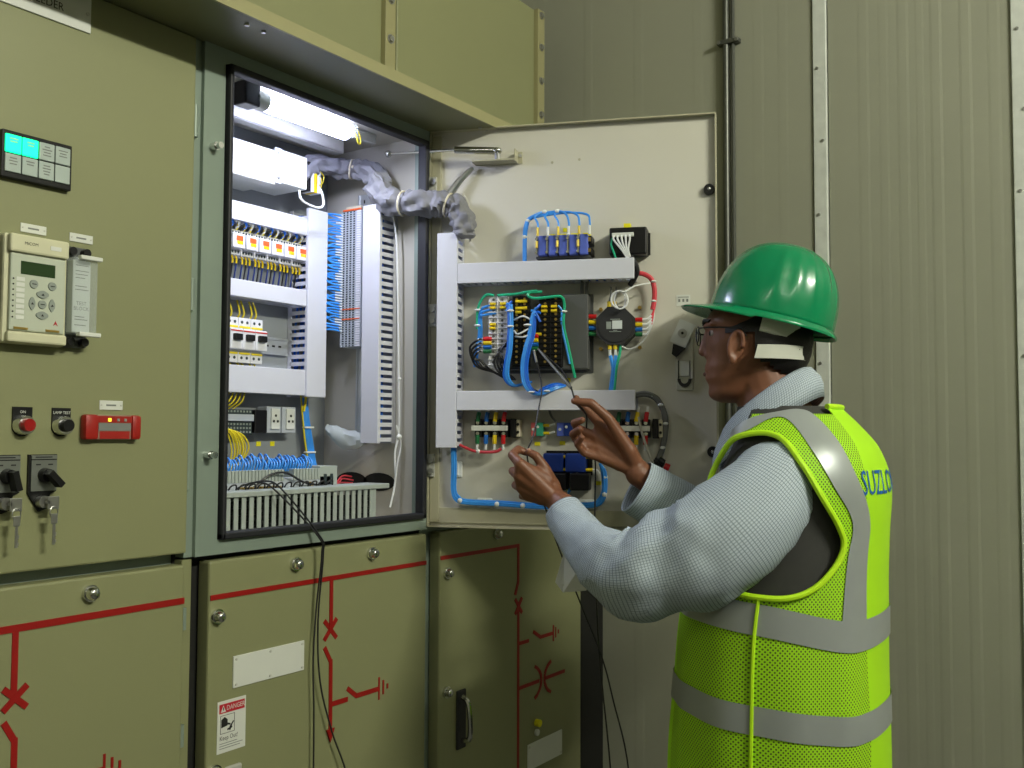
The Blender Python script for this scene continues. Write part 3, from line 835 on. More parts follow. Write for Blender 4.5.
# ================================================================== INSIDE THE COMPARTMENT
lamp = thing('compartment_lamp', 'glaring fluorescent lamp under the compartment\'s roof', 'lamp', (-0.295, 0.075, 2.044))
MB().tube([(-.114, 0, -.024), (.098, 0, -.024)], .0175, 18, 1).ball((.098, 0, -.024), (.010, .0175, .0175), 14, 8).build('tube', 'tube_glow', lamp, True)
MB().cyl((-.145, 0, -.024), (-.118, 0, -.024), .018, n=16).build('cap', 'white_plate', lamp, True)
MB().box(-.178, -.142, -.016, .018, -.044, 0, .003).box(-.168, -.135, .0, .014, -.040, -.012, .002).build('lamp_holder', 'black', lamp)
MB().box(-.17, .215, .020, .030, -.018, 0).box(-.17, .215, .018, .058, -.0035, 0).build('bracket', 'zinc', lamp)
MB().box(.110, .128, -.010, .012, -.030, -.006, .003).build('end_clip', 'clear', lamp)
MB().tube([(.118, 0, -.010), (.122, -.008, -.026), (.130, -.008, -.042), (.140, -.004, -.040), (.144, 0, -.024), (.136, .004, -.008), (.122, .004, -.006)], .0018, 6, 4).build('earth_wire', 'wire_yellow', lamp, True)
MB().box(-.26, .20, .10, .103, -.030, -.002).box(-.26, .20, .10, .125, -.031, -.028).build('rear_rail', 'zinc', lamp)
ld = bpy.data.lights.new('compartment_tube_light', 'AREA'); ld.shape = 'RECTANGLE'; ld.size = .23; ld.size_y = .03; ld.energy = 1.6; ld.color = (.78, .83, 1.0)
lo = bpy.data.objects.new('compartment_tube_light', ld); lo.location = (-.295, .075, 2.000); COL.objects.link(lo)

jb = thing('junction_box', 'white sheet metal box hanging under the compartment\'s lamp', 'box', (-0.400, 0.300, 1.955))
MB().box(-.17, .135, -.100, 0, -.044, .028, .003).build('body', 'white_plate', jb)
MB().box(.135, .222, -.100, 0, -.036, .034, .003).build('side_box', 'white_plate', jb)
MB().box(.128, .146, -.104, -.098, -.040, .034, .002).build('mounting_ear', 'pvc', jb)
for z in (-.028, .024): MB().cyl((.137, -.104, z), (.137, -.107, z), .004, n=8).build('screw', 'steel', jb)
b2 = thing('terminal_strip', 'short terminal strip with yellow ends beside the white hanging box', 'terminal', (-0.170, 0.240, 1.952))
for k in range(4):
    MB().box(.004 + k * .010, .012 + k * .010, -.030, 0, -.030, .034, .001).build('terminal', ['black', 'term_white', 'lug_yellow', 'term_white'][k], b2)
MB().tube([(.036, -.03, .02), (.050, -.03, .012), (.048, -.03, -.004), (.036, -.03, -.012)], .0012, 5, 4).tube([(.036, -.03, .008), (.046, -.028, .004), (.046, -.028, -.012), (.036, -.03, -.022)], .0012, 5, 4).build('wire', 'wire_yellow', b2, True)
wl = MB().tube([(-0.205, .196, 1.912), (-.205, .19, 1.893), (-.185, .19, 1.886), (-.155, .19, 1.884), (-.140, .19, 1.893), (-.137, .195, 1.914), (-.140, .2, 1.93)], .0026, 6, 5).build('white_cable', 'wire_white', None, True)
tag(wl, 'white cable looping below the white hanging box', 'cable')

# DIN rails
def din(label, frame, loc, length, vertical=False):
    t = thing('din_rail', label, 'rail', loc, frame)
    b = MB()
    if vertical: b.box(0, .035, -.007, 0, 0, length).box(-.001, .004, -.009, -.006, 0, length).box(.031, .036, -.009, -.006, 0, length)
    else: b.box(0, length, -.007, 0, 0, .035).box(0, length, -.009, -.006, -.001, .004).box(0, length, -.009, -.006, .031, .036)
    b.build('rail', 'din', t)
    s = MB()
    for k in range(int(length / .018)):
        a = .006 + k * .018
        if vertical: s.box(.0155, .0195, -.0074, -.0068, a, a + .008)
        else: s.box(a, a + .008, -.0074, -.0068, .0155, .0195)
    stuff(s.build('slots', 'gap', t))
    return t
din('horizontal mounting rail carrying the breakers', 0, (-0.605, YB - .001, 1.572), .465)
din('horizontal mounting rail carrying the six white relays', 0, (-0.605, YB - .001, 1.782), .465)
din('upright mounting rail carrying the tall terminal strip', SIDE_A, (SIDE_X, 0.196, 1.390), .548, True)

# six white plug-in relays
NAMES = ['leftmost white relay, half hidden by the frame', 'second white relay from the left with orange window', 'third white relay from the left with orange window', 'fourth white relay from the left with orange window', 'fifth white relay from the left with orange window', 'rightmost white relay with orange window']
for k in range(6):
    x = -0.338 + k * .0352
    t = thing('plug_relay', NAMES[k] + ' in the compartment', 'relay', (x, YB - .009, 1.765), 0, 'white plug-in relays')
    MB().box(.001, .034, -.030, 0, 0, .052, .002).build('base', 'term_white', t)
    MB().box(.002, .033, -.046, -.028, .012, .042, .002).build('body', 'term_white', t)
    MB().box(.010, .027, -.0468, -.0455, .027, .037).build('window', 'orange_win', t)
    MB().box(.012, .027, -.0468, -.0455, .020, .0262).build('label_strip', 'lug_yellow', t)
    h = MB()
    for j in range(4):
        h.box(.004 + j * .0075, .008 + j * .0075, -.0308, -.029, .044, .049).box(.004 + j * .0075, .008 + j * .0075, -.0308, -.029, .004, .009)
    stuff(h.build('screw_hole', 'term_dark', t))
    for j in range(2):
        xx = .008 + j * .016
        MB().tube([(xx, -.022, .050), (xx - .003, -.040, .062), (xx - .010, -.040, .070), (xx - .018, -.022, .076)], .0026, 6, 4).build('wire', 'wire_white' if j else 'wire_blue', t, True)
        MB().tube([(xx, -.0225, .050), (xx - .001, -.033, .057), (xx - .003, -.039, .062)], .0029, 6, 3).build('ferrule', 'wire_yellow', t, True)
    for j in range(3):
        xx = .006 + j * .010
        MB().tube([(xx, -.020, .004), (xx + .001, -.026, -.008), (xx + .004, -.020, -.030), (xx + .006, -.012, -.056)], .0017, 5, 3).build('wire', ('wire_navy', 'wire_black', 'wire_navy')[j], t, True)
        MB().tube([(xx, -.020, .004), (xx + .001, -.0265, -.006), (xx + .002, -.025, -.016)], .0020, 5, 3).build('ferrule', 'lug_yellow', t, True)
ec = MB().box(-0.1265, -0.118, YB - .045, YB - .008, 1.772, 1.812, .002).build('end_clamp', 'key_grey')
tag(ec, 'grey end clamp at the right of the white relays', 'clamp')
# miniature breakers
for k in range(3):
    x = -0.342 + k * .0325
    t = thing('circuit_breaker', ['leftmost small breaker with black toggle', 'middle small breaker with black toggle', 'rightmost small breaker with black toggle'][k] + ' below the white relays', 'circuit breaker', (x, YB - .009, 1.545), 0, 'miniature breakers')
    MB().box(.0005, .0320, -.035, 0, .0, .092, .001).build('body', 'term_white', t)
    MB().box(.0005, .0320, -.050, -.034, .026, .068, .002).build('nose', 'term_white', t)
    MB().box(.006, .026, -.058, -.049, .044, .057, .002).build('toggle', 'black', t)
    MB().box(.001, .0315, -.0506, -.0495, .062, .0645).build('red_line', 'lug_red', t)
    h = MB()
    for j in range(2): h.cyl((.009 + j * .014, -.0355, .083), (.009 + j * .014, -.034, .083), .0032, n=8).cyl((.009 + j * .014, -.0355, .010), (.009 + j * .014, -.034, .010), .0032, n=8)
    stuff(h.build('screw_hole', 'term_dark', t))
    for z in (.071, .017): MB().box(.002, .030, -.037, -.034, z, z + .004).build('wire_comb', 'wire_yellow', t)
    for j in range(2):
        MB().tube([(.008 + j * .012, -.020, .090), (.010 + j * .012, -.026, .104), (.013 + j * .010, -.014, .130)], .002, 5, 3).build('wire', 'wire_yellow', t, True)
        MB().tube([(.008 + j * .012, -.020, .002), (.010 + j * .012, -.026, -.006), (.016 + j * .012, -.03, -.020)], .002, 5, 3).build('wire', 'wire_yellow', t, True)

# lower back plate: modular terminals, black relay, two sockets
t = thing('terminal_block', 'dark green grey terminal block under the lowest back duct', 'terminal', (-0.430, YB - .006, 1.398))
MB().box(0, .168, -.030, 0, 0, .052, .001).build('body', 'term_dark', t)
MB().box(0, .168, -.036, -.028, .028, .042, .001).build('marker_bar', 'term_grey', t)
p = MB()
for k in range(20):
    for z in (.004, .012, .020, .046): p.box(.004 + k * .0082, .008 + k * .0082, -.0312, -.029, z, z + .004)
stuff(p.build('contact_rows', 'key_grey', t))
bk = MB().box(-0.258, -0.224, YB - .040, YB - .006, 1.402, 1.450, .002).build('black_relay', 'black'); tag(bk, 'black module between the dark terminal block and the sockets', 'relay')
for k, x in enumerate((-0.222, -0.179)):
    t = thing('power_socket', 'grey module with white socket face, ' + ('left' if k == 0 else 'right') + ' of the pair', 'socket', (x, YB - .006, 1.404), 0, 'socket pair')
    MB().box(0, .040, -.030, 0, -.002, .054, .002).build('body', 'term_grey', t)
    MB().box(.010, .033, -.034, -.029, .006, .050, .001).build('face', 'white_plate', t)
    MB().cyl((.0215, -.0345, .035), (.0215, -.033, .035), .003, n=8).cyl((.016, -.0345, .023), (.016, -.033, .023), .003, n=8).cyl((.027, -.0345, .023), (.027, -.033, .023), .003, n=8).build('pin_hole', 'black', t)
for k, x in enumerate((-0.212, -0.173)):
    tag(MB().box(x - .006, x + .006, YB - .0012, YB, 1.374, 1.384).build('yellow_tag', 'tag_yellow'), 'tiny yellow marker on the back plate, %s of two' % ('left' if k == 0 else 'right'), 'label')
yw = thing('yellow_wires', 'bunch of yellow earth wires bulging below the dark terminal block', 'wires', (-0.33, YB, 1.40))
for k in range(9):
    s = k * .0062 - .02
    MB().tube([(-.03 + s * .9, -.028 - .003 * (k % 3), .012), (.000 + s * .8, -.05 - .004 * (k % 3), .004 - s * .2), (.014 + s * .75, -.055 - .004 * (k % 3), -.030), (.006 + s * .5, -.050 - .003 * (k % 2), -.062), (-.022 + s * .3, -.045, -.090)], .0016, 6, 5).build('wire', 'wire_yellow', yw, True)
for k in range(5):
    MB().tube([(-.02 + k * .011, -.026, .050), (-.012 + k * .011, -.045, .066), (.004 + k * .010, -.04, .085)], .0016, 5, 4).build('wire', 'wire_yellow', yw, True)
bv = thing('wire_bundle', 'flat blue wire bundle dropping down the back plate\'s right edge', 'wires', (-0.098, YB - .01, 1.46))
for k in range(5):
    MB().tube([(-.008 + k * .004, -.008, .02), (-.006 + k * .004, -.014, -.03), (.004 + k * .004, -.016, -.08), (.012 + k * .004, -.02, -.13), (.016 + k * .004, -.035, -.155)], .0024, 6, 4).build('wire', 'wire_lblue', bv, True)
MB().tube([(-.012, -.01, .03), (-.010, -.016, -.03), (-.004, -.018, -.08), (.006, -.02, -.13)], .002, 5, 4).tube([(-.002, -.012, .045), (-.002, -.016, .02), (-.01, -.018, -.01)], .003, 5, 4).build('earth_wire', 'wire_yellow', bv, True)
for z in (-.045, -.10): MB().bc((.004 + (-.045 - z) * .12, -.018, z), (.028, .010, .004), .001).build('cable_tie', 'tie', bv)

# bottom terminal row with blue wires
tr = thing('terminal_row', 'low row of grey terminals sprouting blue wires above the bottom duct', 'terminal', (-0.520, 0.150, 1.270))
MB().box(0, .335, -.045, 0.006, 0, .046, .001).build('body', 'term_grey', tr)
MB().box(.295, .345, -.045, .006, .0, .066, .001).build('end_block', 'pvc_grey', tr)
MB().box(.306, .314, -.0458, -.044, .022, .050).box(.324, .332, -.0458, -.044, .022, .050).build('slot', 'term_dark', tr)
TM = MB().box(0, .0066, -.047, .002, .040, .062, .0006).mesh('terminal'); TM.materials.append(MATS['pvc_grey'])
for k in range(36):
    if k in (24, 25, 26): continue
    put('terminal', TM, tr, (.004 + k * .0081, 0, 0))
bw = MB()
for k in range(40):
    x = .01 + (k * .0071) % .27
    r_ = random.random()
    bw.tube([(x, -.030, .058), (x + .004, -.034, .070 + .010 * r_), (x + .014, -.012, .080 + .012 * r_), (x + .026, .010, .070), (x + .03, .018, .045)], .0019, 5, 4)
stuff(bw.build('blue_wires', 'wire_lblue', tr, True))
bw = MB()
for k in range(14):
    x = .008 + k * .0225
    bw.tube([(x, -.050, .015), (x + .002, -.060, .034), (x + .014, -.062, .036), (x + .018, -.052, .012)], .0017, 5, 4)
bw.tube([(.12, -.048, .03), (.15, -.056, .052), (.19, -.058, .056), (.24, -.056, .036), (.29, -.05, .028)], .0022, 5, 5)
bw.tube([(.05, -.056, .024), (.15, -.060, .027), (.25, -.060, .024), (.30, -.058, .030)], .0022, 5, 5)
stuff(bw.build('black_wires', 'wire_black', tr, True))
ol = MB()
for k in range(9): ol.box(.09 + k * .011, .0965 + k * .011, -.054, -.044, .018, .032, .001)
ol.box(.262, .270, -.054, -.044, .020, .036, .001)
stuff(ol.build('orange_lugs', 'brass', tr))
MB().tube([(.30, -.03, .012), (.345, -.03, .020), (.40, .0, .030), (.44, .03, .034), (.495, .05, .028)], .0019, 5, 4).tube([(.30, -.02, .012), (.345, -.02, .024), (.40, .01, .028), (.44, .03, .040), (.495, .055, .036)], .0019, 5, 4).tube([(.33, -.02, .016), (.37, -.015, .022), (.42, .02, .026), (.495, .052, .022)], .0019, 5, 4).build('red_wire', 'wire_red', tr, True)

# tall terminal strip on the side wall (individual terminals are a few pixels: joined)
ts = on_side('terminal_strip', 'tall narrow strip of tiny grey terminals on the compartment\'s side wall', 'terminal', 0.209, 1.592)
b_, d_, m_ = MB(), MB(), MB()
n = 58
for k in range(n):
    z = k * .0052
    b_.box(0, .060, -.048, -.007, z, z + .0046)
    for x in (.006, .016, .026, .036): d_.box(x, x + .005, -.0486, -.0475, z + .0008, z + .0038)
    m_.box(.046, .058, -.0492, -.0478, z + .0004, z + .0042)
stuff(b_.build('terminals', 'term_grey', ts)); stuff(d_.build('contacts', 'term_dark', ts)); stuff(m_.build('markers', 'term_white', ts))
MB().box(.006, .058, -.050, -.046, n * .0052, n * .0052 + .004).box(.006, .058, -.050, -.046, .082, .0845).box(.006, .058, -.050, -.046, .060, .0625).build('separator', 'orange_win', ts)
MB().box(.006, .050, -.040, -.007, n * .0052 + .005, n * .0052 + .012, .001).build('end_clamp', 'cream', ts)
bq = MB()
for k in range(44):
    z = 1.628 + k * .0060
    dz = .012 * math.sin(k * 2.3)
    y0 = .209
    bq.tube([(-.079, .262, z + dz), (-.076 - .006 * random.random(), .245, z + .012 * random.random() + dz * .5), (-.068 - .006 * random.random(), .225, z + .004), (-.063, .206, z)], .0021, 5, 4)
bo = bq.build('blue_terminal_wires', 'wire_lblue', None, True)
tag(stuff(bo), 'dense comb of short blue wires left of the tall terminal strip', 'wires')
bq = MB()
for k in range(44):
    z = 1.628 + k * .0060
    bq.tube([(-.068, .220, z + .003), (-.063, .203, z)], .0018, 5, 1)
tag(stuff(bq.build('wire_ferrules', 'wire_white', None, True)), 'white sleeves on the blue wire ends at the tall terminal strip', 'wires')
# crumpled clear bag under the strip
bg = MB()
rings = []
for i in range(9):
    t_ = i / 8
    c = Vector((-.050, .255 - .11 * t_, 1.412 - .022 * t_ - .012 * math.sin(t_ * 3)))
    rr = .006 + .016 * math.sin(math.pi * min(1, t_ * .8 + .1))
    rings.append([c + Vector((rr * .7 * math.cos(a), 0, rr * math.sin(a))) * (1 + .55 * noise.noise(Vector((i * .9, a * 2, 3)))) for a in [k * math.pi / 6 for k in range(12)]])
tag(bg.ring_loft(rings).build('cable_sock', 'paper', None, True), 'grey cloth wrap tied below the tall terminal strip', 'cable wrap')
wc = thing('white_cable', 'thin white cable hanging down along the upright slotted duct', 'cable', (-0.03, 0.07, 1.90))
MB().tube([(-.020, .03, .01), (-.008, .004, -.05), (-.004, -.002, -.2), (.000, -.004, -.38), (.002, -.004, -.49), (-.006, .0, -.54), (-.004, .0, -.60), (-.02, .0, -.655)], .0022, 6, 5).build('cable', 'wire_white', wc, True)
MB().tube([(-.004, -.002, -.48), (.004, -.008, -.52), (-.004, -.006, -.56), (-.006, -.002, -.60)], .0018, 6, 5).build('cable', 'wire_white', wc, True)
MB().ball((.000, -.006, -.505), .006, 10, 6).ball((.0, -.006, -.38), .004, 8, 6).build('cable_tie', 'tie', wc, True)

# grey braided sleeve crossing from the compartment to the door
def sleeve(name, pts, rad, label, tie_at):
    t = thing(name, label, 'cable sleeve', pts[0])
    P = catmull(pts, 10)
    o0 = Vector(pts[0])
    rings = []
    tt = (P[1] - P[0]).normalized(); a = tt.orthogonal().normalized()
    for i, p in enumerate(P):
        t2 = (P[min(i + 1, len(P) - 1)] - P[max(i - 1, 0)]).normalized()
        a = (tt.rotation_difference(t2) @ a).normalized(); tt = t2
        b = tt.cross(a)
        f_ = i / (len(P) - 1)
        r0 = rad[0] + (rad[1] - rad[0]) * f_
        for q in tie_at:
            r0 *= 1 - .22 * math.exp(-((f_ - q) / .03) ** 2)
        ring = []
        for k in range(26):
            an_ = k * 2 * math.pi / 26
            rr = r0 * (1 + .36 * noise.noise(Vector((i * .30, math.cos(an_) * 1.9, math.sin(an_) * 1.9))) + .13 * math.sin(an_ * 5 + i * .22) + .07 * noise.noise(Vector((i * .6, an_ * 2.2, 7))))
            ring.append(p - o0 + (a * math.cos(an_) + b * math.sin(an_)) * rr)
        rings.append(ring)
    MB().ring_loft(rings).build('sleeve', 'sleeve_grey', t, True)
    for q in tie_at:
        i = int(q * (len(P) - 1))
        d_ = (P[min(i + 1, len(P) - 1)] - P[i - 1]).normalized()
        rr = (rad[0] + (rad[1] - rad[0]) * q) * .97
        a2 = d_.orthogonal().normalized(); b2_ = d_.cross(a2)
        MB().tube([P[i] - o0 + (a2 * math.cos(k * math.pi / 8) + b2_ * math.sin(k * math.pi / 8)) * rr for k in range(17)], .0022, 6, 1).ball(P[i] - o0 + Vector((-.6, -.75, 0)).normalized() * rr, .004, 8, 6).build('cable_tie', 'cream', t, True)
    return t
sleeve('cable_sleeve', [(-0.175, .225, 1.950), (-0.14, .22, 1.985), (-0.085, .205, 1.99), (-0.056, .17, 1.985), (-0.054, .125, 1.968), (-.054, .10, 1.935)], (.018, .024), 'crumpled grey sleeve arching over the compartment\'s back corner', [.55])
sleeve('cable_sleeve', [(-0.055, .115, 1.945), (-.062, .075, 1.905), (-.058, .03, 1.892), (-.038, -.02, 1.891), (-.026, -.05, 1.888), (-.016, -.075, 1.875), (-0.013, -.09, 1.845), (-.012, -.092, 1.815)], (.028, .023), 'crumpled grey sleeve crossing from the compartment to the open door', [.28, .62])
tag(MB().tube([D(.062, 1.885, .03), D(.075, 1.91, .03), D(.088, 1.88, .024), D(.090, 1.84, .02), D(.088, 1.81, .015)], .0026, 6, 5).build('grey_cable', 'liner', None, True), 'thin beige cable leaving the grey sleeve beside the upright door duct', 'cable')
tag(MB().tube([D(.036, 1.90, .025), D(.060, 1.935, .02), D(.080, 1.958, .016), D(.092, 1.970, .012)], .009, 8, 4, .004).build('earth_braid', 'steel', None, True), 'flat metal earthing braid slanting up to the door stay', 'cable')
# door stay
sp = thing('door_stay', 'steel telescopic stay between compartment roof and open door', 'stay', (0, 0, 2.0))
a, b, c = Vector((-.050, .085, .010)), Vector(D(.058, 2.004, .035)) - Vector((0, 0, 2.0)), Vector(D(.150, 1.998, .030)) - Vector((0, 0, 2.0))
MB().tube([a, b], .0034, 8, 1).build('rod', 'chrome', sp, True)
MB().tube([b, c], .0078, 10, 1).build('cylinder', 'chrome', sp, True)
MB().ball(c, (.010, .010, .008), 12, 8).ball(a, .008, 10, 8).build('joint', 'chrome', sp, True)
c2 = on_door('stay_bracket', 'angled sheet bracket holding the steel stay on the open door', 'bracket', 0.150, 1.985)
MB().box(-.055, .036, -.034, 0, -.008, -.005).box(.036, .039, -.030, 0, -.009, .016).box(.036, .048, -.002, 0, -.009, .016).build('angle', 'door_lip', c2)
MB().cyl((.043, -.002, .008), (.043, -.005, .008), .004, n=8).cyl((.0, -.030, -.005), (.0, -.030, .014), .006, n=10).build('bolt', 'steel', c2)
# inner cables out of the compartment: two black leads over the sill
lc = thing('test_lead', 'pair of thin black leads trailing from the compartment over its sill', 'cable', (-0.40, 0, 1.30))
MB().tube([(-.05, .105, -.012), (-.04, .092, .004), (-.024, .06, .012), (-.006, .035, -.004), (.045, -.020, -.085), (.054, -.022, -.120), (.052, -.012, -.22), (.046, -.012, -.32), (.050, -.012, -.42), (.052, -.012, -.7)], .0016, 6, 6).build('lead', 'wire_black', lc, True)
MB().tube([(-.03, .105, -.012), (-.024, .092, .006), (-.010, .06, .014), (.006, .035, .0), (.048, -.022, -.085), (.058, -.022, -.120), (.055, -.014, -.24), (.062, -.014, -.35), (.095, -.014, -.45), (.14, -.016, -.56), (.16, -.02, -.75)], .0016, 6, 6).build('lead', 'wire_black', lc, True)
# ================================================================== EQUIPMENT ON THE OPEN DOOR
def lug(parent, p, d, m='lug_yellow', r=.003, l=.012):
    p = Vector(p); d = Vector(d).normalized()
    MB().cyl(p, p + d * l, r, r * .8, n=8).build('cable_lug', m, parent, True)

# blue wire-wound resistors
rs = on_door('resistor_bank', 'row of blue resistors wired with blue leads on top of the upper door duct', 'resistors', 0.232, 1.764)
MB().box(.004, .116, -.040, 0, .0, .004).box(.006, .104, -.030, 0, .0, .044, .001).build('base', 'dark_box', rs)
for k in range(5):
    x = .010 + k * .0215
    m_ = MB().box(x, x + .017, -.050, -.028, .004, .046, .002).build('resistor', 'mod_blue', rs)
    MB().box(x - .004, x - .001, -.052, -.030, .008, .044).build('terminal_post', 'chrome', m_)
    MB().cyl((x - .0025, -.052, .010), (x - .0025, -.056, .010), .003, n=8).cyl((x - .0025, -.052, .038), (x - .0025, -.056, .038), .003, n=8).build('screw', 'chrome', m_)
    if k % 2 == 0: MB().cyl((x - .0025, -.054, .020), (x - .0025, -.052, .034), .0028, n=8).build('lug', 'lug_yellow', m_)
MB().box(.108, .120, -.040, 0, .006, .020, .001).box(.108, .120, -.040, 0, .028, .044, .001).build('end_terminal', 'black', rs)
MB().box(.112, .118, -.044, -.038, .010, .017).box(.112, .118, -.044, -.038, .032, .040).build('end_screw', 'brass', rs)
for x in (.028, .052, .078, .104): MB().box(x - .008, x + .008, -.0015, 0, .050, .058).build('yellow_tag', 'tag_yellow', rs)
MB().box(.054, .063, -.0015, 0, .062, .070).build('yellow_tag', 'tag_yellow', rs)
bb_ = on_door('wire_bundle', 'arched blue wire bundle feeding the blue resistors', 'wires', 0.208, 1.764)
for k in range(6):
    o_ = .0022 * (k % 3); w_ = .0022 * (k // 3)
    xe = .030 + .0215 * k
    MB().tube([(.0 + o_, -.030 - w_, -.01), (.0 + o_, -.030 - w_, .04), (.003 + o_, -.032 - w_, .072 - o_), (.018, -.034 - w_, .090 - o_), (.040 + .010 * k, -.036 - w_, .098 - o_), (xe - .004, -.044, .092 - o_ - .001 * (5 - k)), (xe + .004, -.052, .070), (xe + .004, -.056, .044)], .0024, 6, 5).build('wire', 'wire_lblue', bb_, True)
    MB().cyl((xe + .004, -.056, .044), (xe + .004, -.055, .062), .0028, n=8).build('wire_sleeve', 'wire_white' if k % 2 else 'lug_yellow', bb_, True)
for p in ((.002, -.032, .048), (.010, -.034, .082), (.045, -.037, .098), (.072, -.038, .098)): MB().ball(p, (.006, .005, .0045), 8, 6).build('cable_tie', 'tie', bb_, True)

# small black transformer
tf = on_door('transformer', 'small black transformer with white wire tails at the upper duct\'s end', 'transformer', 0.388, 1.766)
MB().box(.0, .076, -.042, 0, .0, .056, .003).build('case', 'black', tf)
MB().box(-.002, .080, -.004, 0, .004, .050, .001).build('foot', 'black', tf)
MB().box(.006, .050, -.048, -.040, .036, .044, .001).build('terminal_bar', 'white_plate', tf)
MB().box(.028, .042, -.030, -.010, .0565, .066).build('yellow_tag', 'tag_yellow', tf)
for k in range(5):
    x = .010 + k * .008
    MB().tube([(x, -.048, .038), (x + .001, -.054, .028), (.028 + k * .003, -.054, .006), (.040 + k * .0016, -.050, -.014), (.050, -.044, -.026 - k * .001)], .0020, 6, 4).build('wire', 'wire_white', tf, True)
MB().tube([(.007, -.046, .034), (.005, -.050, .020), (.010, -.048, .004), (.014, -.046, -.008)], .0020, 6, 4).build('earth_wire', 'wire_green', tf, True)
MB().tube([(.044, -.050, -.006), (.052, -.046, -.018), (.056, -.040, -.034), (.050, -.030, -.046), (.040, -.022, -.060)], .0058, 8, 4).build('wire_loom', 'wire_black', tf, True)

# black octagonal transducer
oc = on_door('transducer', 'round black eight-sided module with coloured lugs on three sides', 'transducer', 0.400, 1.622)
MB().prism([(.042 * math.cos(a), .042 * math.sin(a)) for a in [R(22.5 + 45 * k) for k in range(8)]], -.040, 0).build('case', 'black_soft', oc)
MB().cyl((0, -.040, 0), (0, -.042, 0), .034, n=24).build('lid', 'black_soft', oc)
MB().box(-.006, .014, -.0432, -.042, -.007, .010).build('sticker', 'paper', oc)
MB().box(-.018, -.008, -.0430, -.042, -.007, .008).build('sticker', 'key_grey', oc)
MB().box(-.010, .010, -.0430, -.042, .012, .0135).box(-.012, .012, -.0430, -.042, -.013, -.0118).box(-.004, .004, -.0430, -.042, -.0105, -.009).build('print', 'key_grey', oc)
for k, m in enumerate(('lug_red', 'lug_yellow', 'lug_blue', 'lug_green')):
    MB().cyl((.040, -.032, .012 - k * .010), (.054, -.032, .012 - k * .010), .0044, n=8).build('cable_lug', m, oc, True)
    MB().tube([(.054, -.032, .012 - k * .010), (.064, -.032, .013 - k * .010), (.072, -.030, .020 - k * .006)], .0026, 6, 3).build('wire_sleeve', 'wire_white', oc, True)
    MB().tube([(.071, -.030, .018 - k * .006), (.076, -.026, .030), (.078, -.024, .045)], .0022, 6, 3).build('wire', 'wire_red', oc, True)
    MB().cyl((-.040, -.032, .020 - k * .012), (-.055, -.032, .021 - k * .012), .0046, n=8).build('cable_lug', m, oc, True)
    MB().tube([(-.055, -.032, .021 - k * .012), (-.066, -.034, .024 - k * .010), (-.068, -.028, .034 - k * .008), (-.066, -.02, .06)], .0024, 6, 4).build('wire', 'wire_grey', oc, True)
    MB().ball((-.062, -.034, .023 - k * .011), (.005, .003, .003), 8, 6).build('wire_sleeve', 'wire_white', oc, True)
for k, x in enumerate((-.014, -.003)):
    MB().cyl((x, -.034, .038), (x + .001, -.034, .050), .0042, n=8).build('cable_lug', 'lug_yellow', oc, True)
    MB().tube([(x + .001, -.034, .050), (x + .004, -.034, .064), (x + .004, -.03, .080)], .0020, 6, 3).build('wire', 'wire_grey', oc, True)
    MB().cyl((x + .002, -.034, -.038), (x + .002, -.034, -.048), .0042, n=8).build('cable_lug', 'lug_yellow', oc, True)
    MB().tube([(x + .002, -.034, -.048), (x + .003, -.034, -.062)], .0030, 6, 1).build('wire_sleeve', 'wire_white', oc, True)
    MB().tube([(x + .003, -.034, -.060), (x * .4, -.034, -.085), (x * .4 - .003, -.034, -.115), (x * .4 - .006, -.034, -.135)], .0040, 6, 3).build('wire', 'wire_lblue', oc, True)
MB().tube([(.010, -.034, -.036), (.008, -.034, -.058), (.002, -.036, -.085), (-.003, -.036, -.135)], .0030, 6, 3).build('earth_wire', 'wire_green', oc, True)
for (x, z) in ((-.034, .038), (.046, .040), (-.034, -.044), (.046, -.042)): MB().cyl((x, -.008, z), (x, 0, z), .004, n=8).build('screw', 'brass', oc)
wt = thing('white_cable', 'white wire coiled in a loop on the round black module', 'cable', D(.410, 1.668, .046))
lp_ = MB()
Q = []
for k in range(26):
    a = k * math.pi / 6
    Q.append(Vector(D(.412 + (.010 + .0006 * k) * math.sin(a) * .8, 1.672 + .018 * math.cos(a), .048 + .0005 * k)) - Vector(wt.location))
Q += [Vector(D(.440, 1.70, .05)) - Vector(wt.location), Vector(D(.470, 1.708, .03)) - Vector(wt.location)]
lp_.tube(Q, .0017, 6, 2).build('loop', 'wire_white', wt, True)
MB().tube([Vector(D(a_, b_, c_)) - Vector(wt.location) for a_, b_, c_ in ((.476, 1.655, .02), (.474, 1.63, .02), (.455, 1.592, .025), (.430, 1.575, .03), (.412, 1.580, .035))], .0017, 6, 5).build('tail', 'wire_white', wt, True)
rc = thing('red_cable', 'red cable curving out of the upper duct\'s right end', 'cable', D(.44, 1.727, .02))
MB().tube([Vector(D(a_, b_, c_)) - Vector(rc.location) for a_, b_, c_ in ((.430, 1.728, .03), (.452, 1.729, .025), (.470, 1.719, .022), (.477, 1.700, .022), (.477, 1.675, .022), (.474, 1.655, .024))], .0052, 8, 5).build('cable', 'wire_red', rc, True)
for z in (1.712, 1.672): MB().ball(Vector(D(.476, z, .024)) - Vector(rc.location), (.006, .006, .003), 8, 6).build('cable_tie', 'tie', rc, True)

